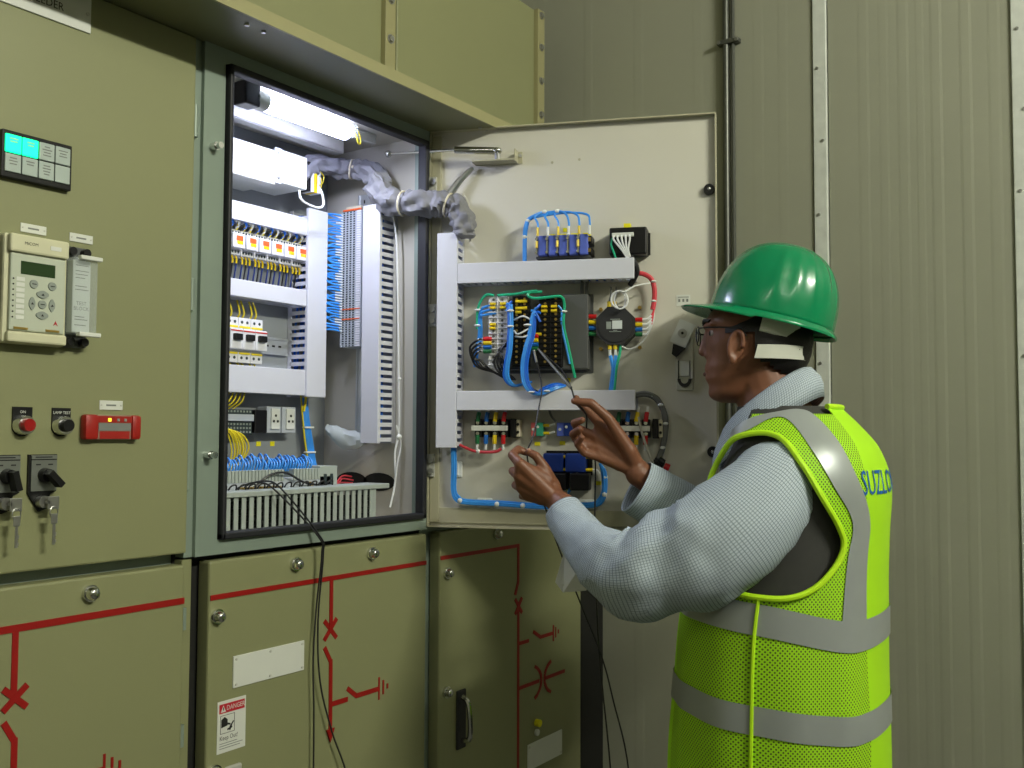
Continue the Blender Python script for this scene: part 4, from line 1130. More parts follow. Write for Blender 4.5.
# large grey case with three terminal columns (back of the main relay)
mu = on_door('relay_rear', 'big dark grey relay case with three columns of screw terminals', 'relay', 0.140, 1.535)
MB().box(.020, .205, -.045, 0, .0, .152, .002).build('case', 'dark_box', mu)
MB().box(.018, .210, -.004, 0, -.006, .158, .001).build('flange', 'dark_box', mu)
for ci, (x0, x1, m) in enumerate(((.000, .040, 'term_white'), (.050, .086, 'black'), (.106, .154, 'black'))):
    col_ = MB().box(x0, x1, -.058, -.010 if ci == 0 else -.044, .004, .150, .001).build('terminal_column', m, mu)
    n = 13
    sc_, cv = MB(), MB()
    ncol = 2
    for k in range(n):
        z = .010 + k * .0108
        for j in range(ncol):
            x = x0 + (x1 - x0) * (.27 + .46 * j)
            sc_.cyl((x, -.058, z + .004), (x, -.0605, z + .004), .0028, n=7)
        cv.box(x0, x1, -.062, -.058, z - .0016, z)
    cv.box((x0 + x1) / 2 - .001, (x0 + x1) / 2 + .001, -.062, -.058, .004, .150)
    stuff(sc_.build('screws', 'brass' if m == 'black' else 'dark_box', col_)); stuff(cv.build('barriers', m, col_))
for (x, z) in ((.004, .134), (.004, .126), (.026, .134), (.026, .126), (.058, .138), (.070, .138), (.058, .124), (.070, .124), (.058, .116), (.112, .126), (.112, .117), (.132, .126), (.132, .117), (.004, .092), (.004, .084), (.10, .070)):
    MB().cyl((x, -.063, z), (x + .012, -.063, z), .0032, n=7).build('cable_lug', 'lug_yellow', mu, True)
for k, m in enumerate(('lug_red', 'lug_yellow', 'lug_blue', 'lug_green')):
    MB().cyl((-.008, -.066, .062 - k * .0085), (.008, -.066, .062 - k * .0085), .0046, n=8).build('cable_lug', m, mu, True)
    MB().cyl((.088, -.066, .066 - k * .0085), (.106, -.066, .066 - k * .0085), .0046, n=8).build('cable_lug', m, mu, True)
    MB().tube([(-.008, -.066, .062 - k * .0085), (-.020, -.066, .060 - k * .0085), (-.030 - .003 * (3 - k), -.060, .046 - k * .008), (-.034 + .006 * k, -.055, .018), (-.022 + .006 * k, -.050, .004), (.010, -.045, -.006), (.040, -.042, -.022)], .0024, 6, 4).build('wire', 'wire_black', mu, True)
    MB().cyl((-.010, -.066, .062 - k * .0085), (-.020, -.066, .0605 - k * .0085), .0026, n=6).build('wire_sleeve', 'wire_white', mu, True)
for k in range(4):
    MB().tube([(.042, -.062, .060 - k * .004), (.030 - .002 * k, -.066, .040), (.014 + .006 * k, -.064, .018), (.020 + .006 * k, -.058, -.004), (.044 + .004 * k, -.050, -.022)], .0022, 6, 4).build('wire', 'wire_black', mu, True)
MB().tube([(.088, -.062, .022), (.074, -.066, .0), (.078, -.066, -.022), (.096, -.06, -.042), (.118, -.056, -.050)], .0022, 6, 4).build('wire', 'wire_black', mu, True)
# blue and green looms in front of it
lm = on_door('wire_bundle', 'blue and green wire looms hanging down the big relay\'s terminal columns', 'wires', 0.140, 1.535)
for k in range(6):
    o1 = .0036 * (k % 3); y1 = -.068 - .0035 * (k // 3)
    MB().tube([(.052 - .012 * (k % 2), y1, .138 - .004 * k), (.044 + o1, y1, .128), (.046 + o1, y1 - .002, .090), (.044 + o1, y1 - .002, .040), (.038 + o1, y1, .008), (.036 + o1 * 1.2, y1 + .004, -.018), (.050 + o1, y1 + .01, -.034), (.075, y1 + .016, -.030), (.090, y1 + .02, -.026)], .0025, 6, 5).build('wire', 'wire_lblue' if k % 3 else 'wire_blue', lm, True)
for k in range(7):
    o1 = .0036 * (k % 4); y1 = -.070 - .0035 * (k // 4)
    MB().tube([(.112 - .01 * (k % 3), y1, .130 - .006 * k), (.096 + o1 * .6, y1, .112), (.088 + o1, y1, .070), (.080 + o1, y1 - .003, .040), (.074 + o1, y1 - .003, .004), (.078 + o1, y1 - .002, -.032), (.094 + o1, y1 + .002, -.050), (.114, y1 + .006, -.052 + o1), (.140, y1 + .012, -.042 + o1), (.158, y1 + .03, -.034)], .0025, 6, 5).build('wire', 'wire_lblue' if k % 3 else 'wire_blue', lm, True)
for k in range(3):
    MB().tube([(.016, -.060, .132 - .008 * k), (-.012, -.056, .128 - .008 * k), (-.022 + .002 * k, -.050, .110), (-.024 + .003 * k, -.046, .070), (-.034 + .003 * k, -.042, .030), (-.034 + .004 * k, -.040, .006)], .0026, 6, 4).build('wire', 'wire_lblue', lm, True)
MB().tube([(.012, -.062, .152), (-.004, -.060, .154), (-.018, -.054, .142), (-.026, -.050, .120), (-.027, -.048, .085)], .0028, 6, 5).tube([(.020, -.062, .152), (.060, -.066, .153), (.080, -.068, .156), (.104, -.068, .158)], .0028, 6, 4).tube([(.114, -.066, .156), (.090, -.068, .155), (.086, -.07, .148), (.100, -.068, .143), (.130, -.066, .145), (.152, -.062, .146), (.158, -.056, .130), (.156, -.054, .090), (.164, -.050, .050), (.172, -.046, .010), (.178, -.042, -.018)], .0030, 6, 5).build('earth_wire', 'wire_green', lm, True)
MB().tube([(.146, -.062, .128), (.153, -.060, .118), (.152, -.056, .09), (.160, -.052, .05), (.168, -.048, .01)], .0024, 6, 4).build('wire', 'wire_lblue', lm, True)
for pts in ([(.056, -.066, .100), (.076, -.074, .106), (.094, -.072, .098)], [(.056, -.066, .078), (.066, -.074, .070), (.090, -.072, .082)], [(.058, -.066, .066), (.080, -.074, .064), (.094, -.072, .074)]):
    MB().tube(pts, .0019, 6, 5).build('wire', 'wire_white', lm, True)
for p in ((.050, -.074, .118), (.050, -.075, .086), (.086, -.076, .088), (-.024, -.052, .124), (-.026, -.049, .092), (.157, -.058, .116), (.094, -.072, -.048), (.124, -.066, -.046)):
    MB().ball(p, (.008, .005, .0028), 8, 6).build('cable_tie', 'tie', lm, True)
tag(MB().box(-.005, .005, -.0016, 0, -.004, .004).build('yellow_tag', 'tag_yellow', None, False, D(.297, 1.515, .001), DOOR_A), 'tiny yellow marker on the open door under the big relay', 'label')
gc0 = thing('grey_cable', 'pair of grey cables dropping from the upper duct behind the round module', 'cable', D(.335, 1.70, .02))
for k in range(2):
    MB().tube([Vector(D(.330 + .010 * k, 1.722, .02)) - Vector(gc0.location), Vector(D(.328 + .010 * k, 1.70, .016)) - Vector(gc0.location), Vector(D(.330 + .009 * k, 1.668, .014)) - Vector(gc0.location), Vector(D(.336 + .006 * k, 1.648, .02)) - Vector(gc0.location)], .0036, 8, 4).build('cable', 'wire_grey', gc0, True)

# screw terminal strips with coloured lugs
def lug_strip(u, z, label, right):
    t = on_door('terminal_strip', label, 'terminal', u, z)
    for k in range(4):
        x = .008 + k * .0185
        m_ = MB().box(x - .006, x + .009, -.030, 0, -.019, .019, .002).build('terminal', 'black', t)
        MB().cyl((x + .0015, -.030, .011), (x + .0015, -.034, .011), .004, n=8).cyl((x + .0015, -.030, -.011), (x + .0015, -.034, -.011), .004, n=8).build('screw', 'chrome', m_)
        mm = ('lug_green', 'lug_blue', 'lug_yellow', 'lug_red')[k] if not right else ('lug_green', 'lug_blue', 'lug_yellow', 'lug_red')[k]
        MB().tube([(x + .0015, -.034, .014), (x + .003, -.034, .024), (x + .004, -.031, .032)], .0046, 8, 3).build('cable_lug', mm, t, True)
        MB().tube([(x + .0015, -.034, -.014), (x + .001, -.034, -.024), (x + .001, -.033, -.032)], .0046, 8, 3).build('cable_lug', mm, t, True)
        MB().tube([(x + .004, -.031, .032), (x + .006, -.028, .044)], .0028, 6, 1).build('wire_sleeve', 'wire_white', t, True)
        MB().tube([(x + .001, -.033, -.032), (x, -.032, -.044)], .0028, 6, 1).build('wire_sleeve', 'wire_white', t, True)
    MB().box(-.004, .074, -.037, -.032, -.0055, .0055, .001).build('marker_bar', 'white_plate', t)
    MB().box(.078, .090, -.030, 0, -.020, .020, .002).build('end_block', 'black', t)
    e = MB().box(.090, .098, -.026, 0, -.018, .018, .002).build('end_stop', 'cream', t)
    MB().cyl((.094, -.026, .008), (.094, -.029, .008), .003, n=8).cyl((.094, -.026, -.008), (.094, -.029, -.008), .003, n=8).build('screw', 'black', e)
    return t
lug_strip(.102, 1.414, 'terminal strip with white bar and four coloured lugs below the lower duct\'s left end', False)
lug_strip(.395, 1.414, 'terminal strip with white bar and coloured lugs right of the worker\'s raised hand', True)
t = thing('red_cable', 'red wires running from the upright duct\'s foot to the left lug strip', 'cable', D(.09, 1.37, .02))
MB().tube([Vector(D(a_, b_, c_)) - Vector(t.location) for a_, b_, c_ in ((.072, 1.379, .03), (.085, 1.373, .03), (.105, 1.366, .03), (.130, 1.364, .03), (.152, 1.366, .03), (.162, 1.372, .03))], .0034, 6, 4).build('cable', 'wire_red', t, True)
MB().ball(Vector(D(.112, 1.366, .031)) - Vector(t.location), (.004, .005, .005), 8, 6).build('cable_tie', 'tie', t, True)
# little relays in sockets
for (u, z, mA, mB_, lab, wd) in ((.223, 1.412, 'mod_red', 'mod_green', 'small red and green terminal with yellow lugs under the lower duct', .025), (.277, 1.412, 'mod_blue', 'mod_navy', 'small blue terminal with yellow lugs beside the raised hand\'s fingers', .034)):
    t = on_door('small_terminal', lab, 'terminal', u, z)
    MB().box(0, wd * .45, -.024, 0, -.014, .014, .001).build('block', mA, t)
    MB().box(wd * .45, wd, -.026, 0, -.014, .014, .001).build('block', mB_, t)
    MB().cyl((wd * .2, -.024, 0), (wd * .2, -.0255, 0), .003, n=8).cyl((wd * .6, -.026, .005), (wd * .6, -.0275, .005), .003, n=8).build('screw', 'white_plate', t)
    for z2 in (.008, -.008):
        MB().cyl((wd, -.016, z2), (wd + .013, -.018, z2), .0032, n=8).build('cable_lug', 'lug_yellow', t, True)
        MB().tube([(wd + .013, -.018, z2), (wd + .024, -.02, z2 + .003)], .0022, 6, 1).build('wire_sleeve', 'wire_white', t, True)
for k, (u, z) in enumerate(((.232, 1.382), (.285, 1.384), (.360, 1.302))):
    tag(MB().box(-.006, .006, -.0014, 0, -.004, .004).build('yellow_tag', 'tag_yellow', None, False, D(u, z, .0), DOOR_A), ['tiny yellow marker below the red and green terminal on the door', 'tiny yellow marker below the small blue terminal on the door', 'tiny yellow marker right of the lower black relay box'][k], 'label')
tag(MB().tube([D(.262, 1.455, .03), D(.266, 1.440, .028), D(.276, 1.428, .026)], .0026, 6, 4).build('grey_cable', 'wire_grey', None, True), 'short grey wire dropping to the small blue terminal', 'cable')
for k, u in enumerate((.252, .298)):
    t = on_door('socket_relay', ('blue relay socket half hidden by the near fist' if k == 0 else 'blue relay socket over a black relay box between the hands'), 'relay', u, 1.322)
    MB().box(0, .050, -.006, 0, -.004, .046, .001).build('base', 'black', t)
    MB().box(-.002, .040, -.032, -.005, .002, .041, .003).build('socket', 'mod_navy', t)
    MB().box(.008, .048, -.040, 0, -.034, .001, .003).build('relay_box', 'black', t)
    for z2 in (.034, .008):
        MB().cyl((.040, -.026, z2), (.054, -.026, z2), .0034, n=8).build('cable_lug', 'lug_yellow', t, True)
        MB().tube([(.054, -.026, z2), (.063, -.026, z2 - .001), (.068, -.024, z2 - .008)], .0022, 6, 3).build('wire_sleeve', 'wire_white', t, True)
# long blue bundle around the door's lower edge
bl = thing('wire_bundle', 'blue wire bundle running along the open door\'s lower edge', 'wires', D(.06, 1.26, .012))
for k in range(5):
    o = .0034 * (k % 3); q = .003 * (k // 3)
    MB().tube([Vector(D(a_, b_, c_)) - Vector(bl.location) for a_, b_, c_ in ((.052 + o, 1.385, .018 + q), (.053 + o, 1.33, .016 + q), (.052 + o, 1.285, .014 + q), (.060 + o, 1.263 + o, .014 + q), (.085, 1.256 + o, .014 + q), (.16, 1.254 + o, .014 + q), (.24, 1.250 + o, .014 + q), (.31, 1.253 + o, .014 + q), (.350, 1.255 + o, .014 + q), (.370 - o, 1.264 + o, .014 + q), (.378 - o, 1.290, .016 + q), (.377 - o, 1.325, .018 + q), (.366, 1.343, .024))], .0027, 6, 4).build('wire', 'wire_lblue', bl, True)
MB().tube([Vector(D(a_, b_, c_)) - Vector(bl.location) for a_, b_, c_ in ((.25, 1.256, .02), (.29, 1.270, .02), (.308, 1.300, .02), (.306, 1.335, .024))], .0030, 6, 5).build('wire', 'wire_lblue', bl, True)
for (u, z) in ((.070, 1.262), (.150, 1.256), (.205, 1.254), (.290, 1.256), (.375, 1.28), (.377, 1.315)):
    MB().ball(Vector(D(u, z, .018)) - Vector(bl.location), (.0055, .0055, .0055), 8, 6).build('cable_tie', 'tie', bl, True)
for k, (u, z, hz) in enumerate(((.060, 1.327, 0), (.120, 1.257, 1), (.335, 1.258, 1), (.250, 1.253, 1))):
    t = on_door('cable_mount', ['white adhesive cable mount below the upright door duct', 'white adhesive cable mount at the blue bundle\'s lower left', 'white adhesive cable mount right of the near wrist', 'white adhesive cable mount behind the near wrist'][k], 'cable mount', u, z)
    a_, b_ = (.0165, .0105) if hz else (.0105, .0165)
    MB().box(-a_, a_, -.005, 0, -b_, b_, .002).build('pad', 'tie', t)
    MB().box(-.003, .003, -.0075, -.004, -b_ * .8, b_ * .8, .001).build('saddle', 'tie', t)
# grey loom to the right strip
gl = thing('grey_cable', 'thick grey loom arching right of the coloured lug strip', 'cable', D(.46, 1.44, .02))
for k in range(2):
    MB().tube([Vector(D(a_, b_, c_)) - Vector(gl.location) for a_, b_, c_ in ((.436, 1.478 + .004 * k, .03), (.458, 1.482 + .004 * k, .026), (.478 + .003 * k, 1.474 + .003 * k, .022), (.492 + .004 * k, 1.452, .02), (.497 + .004 * k, 1.425, .02), (.494 + .004 * k, 1.392, .02), (.486 + .004 * k, 1.362, .02), (.480 + .004 * k, 1.350, .022))], .0042, 8, 5).build('cable', 'wire_grey', gl, True)
for (u, z) in ((.470, 1.479), (.489, 1.462), (.499, 1.424), (.493, 1.376)): MB().ball(Vector(D(u, z, .022)) - Vector(gl.location), (.006, .006, .0035), 8, 6).build('cable_tie', 'tie', gl, True)
t = on_door('plug_connector', 'black plug with red end at the bottom of the grey loom', 'connector', .490, 1.342)
MB().cyl((-.014, -.02, .008), (.004, -.022, -.002), .0085, n=10).cyl((-.004, -.034, .012), (.006, -.032, .004), .006, n=10).build('body', 'black', t, True)
MB().cyl((.006, -.022, -.003), (.016, -.022, -.007), .0075, n=10).build('red_end', 'lug_red', t, True)
tag(MB().tube([D(.446, 1.437, .036), D(.452, 1.41, .04), D(.466, 1.365, .036), D(.474, 1.345, .03)], .0026, 6, 4).build('grey_cable', 'liner', None, True), 'pale thin wire slanting across the right lug strip', 'cable')
# sticking plate under door: small fixing holes
# ================================================================== THE WORKER
HA = R(111.784)                                   # where the head faces
HO = Vector((0.094, -0.679, 1.587))               # middle of the head
HR = Matrix.Rotation(HA, 3, 'Z')
def hw_(x, y, z): return HO + HR @ Vector((x, y, z))

def interp(tab, z):
    # smooth interpolation of table rows (key first)
    if z <= tab[0][0]: return tab[0][1:]
    for i in range(len(tab) - 1):
        if z <= tab[i + 1][0]:
            a, b = tab[i], tab[i + 1]
            p = tab[i - 1] if i > 0 else a
            n = tab[i + 2] if i + 2 < len(tab) else b
            h = b[0] - a[0]
            t = (z - a[0]) / h
            out = []
            for k in range(1, len(a)):
                m0 = (b[k] - p[k]) / (b[0] - p[0]) * h
                m1 = (n[k] - a[k]) / (n[0] - a[0]) * h
                out.append((2 * t**3 - 3 * t * t + 1) * a[k] + (t**3 - 2 * t * t + t) * m0 + (-2 * t**3 + 3 * t * t) * b[k] + (t**3 - t * t) * m1)
            return out
    return tab[-1][1:]

# ---- body: closed primitives fused by a voxel remesh into one continuous skin
bd_ = MB()
HEAD = [(-.126, .056, .010, .016), (-.120, .072, .000, .030), (-.110, .080, -.012, .041), (-.094, .079, -.030, .048), (-.080, .086, -.048, .053), (-.071, .085, -.058, .056), (-.060, .087, -.068, .059),
        (-.048, .083, -.078, .063), (-.020, .085, -.094, .069), (.004, .082, -.100, .072), (.018, .087, -.102, .0745), (.033, .082, -.102, .074), (.060, .058, -.096, .066), (.084, .028, -.074, .045), (.098, .006, -.042, .022)]
rings = []
for i in range(46):
    z = -.126 + (.098 + .126) * i / 45
    xf, xb, hh = interp(HEAD, z)
    cx = xb + (xf - xb) * .52
    ring = []
    for k in range(40):
        a = 2 * math.pi * k / 40
        c, s = math.cos(a), math.sin(a)
        n_ = 2.25
        rx = (xf - cx) if c > 0 else (cx - xb)
        ring.append(hw_(cx + rx * math.copysign(abs(c) ** (2 / n_), c), hh * math.copysign(abs(s) ** (2 / n_), s), z))
    rings.append(ring)
bd_.ring_loft(rings)
def cap(p, q, r0, r1, n=12):
    # tapered capsule
    p, q = Vector(p), Vector(q)
    bd_.cyl(p, q, r0, r1, n).ball(p, r0, n, 8).ball(q, r1, n, 8)
cap(hw_(.078, 0, .006), hw_(.0895, 0, -.030), .0085, .0095)
for s in (-1, 1):
    bd_.ball(hw_(.080, s * .0105, -.037), (.0095, .0080, .0075), 10, 8)
    cap(hw_(.082, s * .010, .017), hw_(.070, s * .046, .017), .0075, .007)
    # ear: rim, bowl and lobe
    cx, cz = .030, -.026
    E_ = [hw_(cx + .0125 * math.cos(a) - .004 * math.sin(a), s * (.0755 + .005 * (math.cos(a) < 0) + .003), cz + .026 * math.sin(a)) for a in [R(-70 + 32 * k) for k in range(9)]]
    for k in range(8): cap(E_[k], E_[k + 1], .0042, .0042, 8)
    bd_.ball(hw_(cx, s * .074, cz), (.015, .005, .026), 12, 8, HR)
    bd_.ball(hw_(cx + .006, s * .078, cz - .027), (.008, .005, .008), 10, 6, HR)
cap(hw_(.078, -.018, -.066), hw_(.078, .018, -.066), .0085, .0085)
cap(hw_(.077, -.015, -.080), hw_(.077, .015, -.080), .0085, .0085)
NK = [(0.098, -0.692, 1.525), (0.102, -0.705, 1.475), (0.098, -0.725, 1.435), (0.095, -0.742, 1.37)]
for k in range(3): cap(NK[k], NK[k + 1], .056 + .003 * k, .058 + .006 * k, 20)
cap((0.094, -0.735, 1.33), (0.10, -0.728, 0.95), .085, .10, 20)
LSH, LEL, LWR = Vector((-.052, -.765, 1.320)), Vector((-.157, -.553, 1.176)), Vector((-.0705, -.372, 1.266))
RSH, REL, RWR = Vector((.270, -.775, 1.318)), Vector((.194, -.618, 1.190)), Vector((.060, -.462, 1.327))
for S_, E2, W_ in ((LSH, LEL, LWR), (RSH, REL, RWR)):
    cap(Vector((.094, -.74, 1.33)), S_, .06, .055, 16)
    cap(S_, E2, .046, .036, 16)
    M_ = Vector((-.111, -.447, 1.206)) if S_ is LSH else (E2 + W_) / 2
    cap(E2, M_, .034, .031, 16); cap(M_, W_, .031, .025, 16)
for s in (-1, 1):
    cap((.105 + .085 * s, -.715, .93), (.105 + .09 * s, -.705, .50), .075, .052, 16); cap((.105 + .09 * s, -.705, .50), (.105 + .095 * s, -.72, .09), .05, .036, 16)
cap((.04, -.725, .93), (.17, -.715, .93), .10, .10, 16)
LH = {'wr': (-0.0643, -0.3519, 1.278), 'i': [(-0.1109, -0.3011, 1.3457), (-0.1017, -0.2767, 1.3621), (-0.075, -0.2727, 1.3731), (-0.065, -0.2869, 1.3655)], 'm': [(-0.1051, -0.2951, 1.3229), (-0.0873, -0.2684, 1.3312), (-0.0574, -0.2682, 1.3323), (-0.059, -0.2923, 1.3271)], 'r': [(-0.0937, -0.2922, 1.3017), (-0.0771, -0.2686, 1.3041), (-0.0497, -0.268, 1.303), (-0.0537, -0.2891, 1.3038)], 'p': [(-0.0824, -0.2985, 1.2844), (-0.0667, -0.2768, 1.2828), (-0.0476, -0.2783, 1.282), (-0.0487, -0.295, 1.2865)], 't': [(-0.0569, -0.3385, 1.3055), (-0.0711, -0.3294, 1.3397), (-0.0788, -0.3162, 1.3604), (-0.0803, -0.3002, 1.3678)]}
RH = {'wr': (0.0598, -0.4614, 1.3336), 'i': [(0.0282, -0.3954, 1.4221), (0.0208, -0.3639, 1.4554), (0.0057, -0.3569, 1.4668), (-0.0086, -0.3629, 1.472)], 'm': [(0.0261, -0.39, 1.3968), (0.011, -0.3561, 1.4123), (-0.0086, -0.3585, 1.4237), (-0.0151, -0.38, 1.4293)], 'r': [(0.0244, -0.3909, 1.3755), (0.006, -0.359, 1.387), (-0.0136, -0.3581, 1.4024), (-0.0217, -0.3794, 1.412)], 'p': [(0.0234, -0.4002, 1.3563), (0.0047, -0.3731, 1.3658), (-0.0123, -0.3673, 1.3832), (-0.0188, -0.3821, 1.3958)], 't': [(0.0376, -0.4535, 1.3722), (0.0072, -0.4244, 1.4332), (-0.0139, -0.3991, 1.4617), (-0.0278, -0.3696, 1.4655)]}
for H_, W_ in ((LH, LWR), (RH, RWR)):
    wr = Vector(H_['wr'])
    cap(W_, wr, .026, .022, 16)
    for f_ in 'imrp':
        J = [Vector(p) for p in H_[f_]]
        sc_ = .86 if f_ == 'p' else 1.0
        cap(wr.lerp(J[0], .12), J[0], .0165, .0118 * sc_)
        cap(J[0], J[1], .0105 * sc_, .0090 * sc_); cap(J[1], J[2], .0090 * sc_, .0080 * sc_); cap(J[2], J[3], .0080 * sc_, .0070 * sc_)
    # web of the palm between the finger roots
    R_ = [Vector(H_[f_][0]) for f_ in 'imrp']
    for k in range(3):
        cap(R_[k], R_[k + 1], .0110, .0100)
        cap(wr.lerp(R_[k], .5), wr.lerp(R_[k + 1], .5), .0150, .0145)
    J = [Vector(p) for p in H_['t']]
    cap(wr, J[0], .017, .0155); cap(J[0], J[1], .0145, .0105); cap(J[1], J[2], .0102, .0090); cap(J[2], J[3], .0090, .0074)
    cap(J[0], R_[0], .0120, .0105); cap(wr.lerp(J[1], .6), R_[0], .0120, .0105)
me = bd_.mesh('person_rough')
tmp = bpy.data.objects.new('person_rough', me); COL.objects.link(tmp)
rm = tmp.modifiers.new('fuse', 'REMESH'); rm.mode = 'VOXEL'; rm.voxel_size = .0030; rm.adaptivity = 0
sm = tmp.modifiers.new('soften', 'SMOOTH'); sm.iterations = 4; sm.factor = .5
bpy.context.view_layer.update()
pm = bpy.data.meshes.new_from_object(tmp.evaluated_get(bpy.context.evaluated_depsgraph_get()))
bpy.data.objects.remove(tmp)
pm.name = 'person'
pm.materials.clear(); pm.materials.append(MATS['skin'])
pm.polygons.foreach_set('use_smooth', [True] * len(pm.polygons))
man = put('person', pm)
tag(man, 'worker in green hard hat and lime vest probing the wiring with both hands', 'person')

# ---- lofted clothes with UVs in metres
def cloth(name, rings, m, parent, closed=True, mats=None, fmat=None, keep=None, thick=0.0, uvs=None):
    n = len(rings[0]); nr = len(rings)
    V = [p for rg in rings for p in rg]
    F, U, FM = [], [], []
    vv = [0.0]
    for i in range(1, nr):
        vv.append(vv[-1] + sum((Vector(rings[i][k]) - Vector(rings[i - 1][k])).length for k in range(0, n, max(1, n // 8))) / len(range(0, n, max(1, n // 8))))
    per = max(sum((Vector(rg[(k + 1) % n]) - Vector(rg[k])).length for k in range(n)) for rg in rings[:: max(1, nr // 6)])
    for i in range(nr - 1):
        for k in range(n if closed else n - 1):
            if keep and not keep(i, k): continue
            k2 = (k + 1) % n
            F.append((i * n + k, i * n + k2, (i + 1) * n + k2, (i + 1) * n + k))
            u0, u1 = per * k / n, per * (k + 1) / n
            U.append(((u0, vv[i]), (u1, vv[i]), (u1, vv[i + 1]), (u0, vv[i + 1])))
            FM.append(fmat(i, k) if fmat else 0)
    mesh = bpy.data.meshes.new(name)
    mesh.from_pydata([tuple(p) for p in V], [], F)
    ul = mesh.uv_layers.new(name='UVMap')
    li = 0
    for u in U:
        for q in u:
            ul.data[li].uv = q; li += 1
    for mm in (mats or [m]): mesh.materials.append(MATS[mm])
    mesh.polygons.foreach_set('material_index', FM)
    mesh.polygons.foreach_set('use_smooth', [True] * len(F))
    bm = bmesh.new(); bm.from_mesh(mesh)
    lone = [q for q in bm.verts if not q.link_faces]
    bmesh.ops.delete(bm, geom=lone, context='VERTS')
    bm.to_mesh(mesh); bm.free()
    mesh.update()
    o = put(name, mesh, parent)
    if thick:
        sd = o.modifiers.new('cloth', 'SOLIDIFY'); sd.thickness = thick; sd.offset = -1
    return o
def arm_rings(pts, rad, nseg=64, n=44, seed=0, wr=.075, elbow=.55):
    P = catmull([Vector(p) for p in pts], 24)
    Rr = [v.x for v in catmull([Vector((r_, 0, 0)) for r_ in rad], 24)]
    out = []
    tt = (P[1] - P[0]).normalized(); a = tt.orthogonal().normalized()
    L = len(P)
    for i in range(0, L, max(1, L // nseg)):
        p = P[i]
        t2 = (P[min(i + 1, L - 1)] - P[max(i - 1, 0)]).normalized()
        a = (tt.rotation_difference(t2) @ a).normalized(); tt = t2
        b = tt.cross(a)
        f_ = i / (L - 1)
        amp = wr * (.35 + 1.3 * math.exp(-((f_ - elbow) / .16) ** 2) + .6 * math.exp(-((f_ - .12) / .10) ** 2))
        ring = []
        for k in range(n):
            an_ = 2 * math.pi * k / n
            d = a * math.cos(an_) + b * math.sin(an_)
            q = p * 1.0
            w1 = noise.noise(Vector((f_ * 9 + seed, d.x * 1.5, d.z * 1.5)) ) + .6 * math.sin(f_ * 46 + 2.2 * d.z + 1.5 * d.x + seed) * math.exp(-((f_ - elbow) / .16) ** 2) + .5 * noise.noise(Vector((f_ * 22 + seed, d.x * 3, d.z * 3 + 4)))
            fold = 1 - abs(noise.noise(Vector((f_ * 7 + d.z * 1.2 + seed, d.x * 1.6 - f_ * 3, d.y * 1.6)))) * 3.2
            w1 += .9 * max(0, fold)
            ring.append(q + d * Rr[i] * (1 + amp * w1))
        out.append(ring)
    return out
TA = R(95.784)
TF = Vector((math.cos(TA), math.sin(TA), 0)); TL = Vector((-TF.y, TF.x, 0))
LSL = [(0.035, -0.785, 1.362), (-.008, -.780, 1.345), (-0.060, -0.763, 1.304), (-0.105, -0.721, 1.249), (-0.130, -0.670, 1.207), (-0.150, -0.611, 1.182), (-0.159, -0.552, 1.168), (-0.141, -0.498, 1.184), (-0.111, -0.447, 1.204), (-0.085, -0.399, 1.235), (-0.072, -0.372, 1.258)]
sh = cloth('shirt_sleeve', arm_rings(LSL, (.048, .062, .077, .088, .088, .079, .067, .056, .046, .040, .036), seed=3), 'shirt', man, thick=.0015)
sh['label'] = 'near checked shirt sleeve, baggy and creased'
RSL = [(.270, -.790, 1.345), (.290, -.780, 1.310), (0.250, -0.710, 1.237), (0.192, -0.619, 1.192), (0.140, -0.554, 1.230), (0.096, -0.501, 1.269), (0.060, -0.457, 1.302)]
sh2 = cloth('shirt_sleeve', arm_rings(RSL, (.055, .078, .082, .070, .060, .057, .054), seed=11, wr=.04), 'shirt', man, thick=.0015)
# loose cuff tab hanging from the near sleeve
fl = MB()
A_ = [Vector(p) for p in ((-.086, -.402, 1.226), (-.103, -.446, 1.190), (-.104, -.440, 1.122), (-.116, -.398, 1.116), (-.120, -.384, 1.134), (-.100, -.392, 1.190))]
nrm = Vector((-.8, -.55, 0)).normalized()
fl.add([p + nrm * .0012 for p in A_] + [p - nrm * .0012 for p in A_], [(0, 1, 2, 3, 4, 5), (11, 10, 9, 8, 7, 6)] + [(k, (k + 1) % 6, (k + 1) % 6 + 6, k + 6) for k in range(6)])
flo = fl.build('cuff_tab', 'strap_white', man, label='loose pale cuff flap hanging open below the near sleeve')
bt = MB()
for p in ((-.108, -.405, 1.135), (-.106, -.422, 1.140)): bt.cyl(Vector(p) + nrm * .004, Vector(p) + nrm * .0005, .004, n=10)
bt.build('button', 'white_plate', flo)

SEC = [(0.60, .114, -.718, .190, .165), (0.72, .114, -.720, .192, .168), (0.80, .109, -.721, .196, .168), (0.92, .105, -.725, .196, .168), (1.07, .100, -.732, .193, .162), (1.16, .102, -.743, .192, .150), (1.23, .105, -.754, .192, .140), (1.32, .105, -.762, .193, .135), (1.38, .102, -.764, .170, .115), (1.42, .094, -.754, .125, .096), (1.455, .082, -.740, .088, .078)]
def surf(phi, z, off):
    cx, cy, a_, b_ = interp(SEC, z)
    c, s = math.cos(phi), math.sin(phi)
    e = 2 / 2.3
    return Vector((cx, cy, z)) + TF * math.copysign(abs(c) ** e, c) * (b_ + off) + TL * math.copysign(abs(s) ** e, s) * (a_ + off)
def wobble(phi, z):
    return (.006 + .006 * max(0, min(1, (1.12 - z) / .2))) * (noise.noise(Vector((math.cos(phi) * 2.2, math.sin(phi) * 2.2, z * 3.2))) + .5 * math.sin(phi * 9) * max(0, (1.2 - z)))
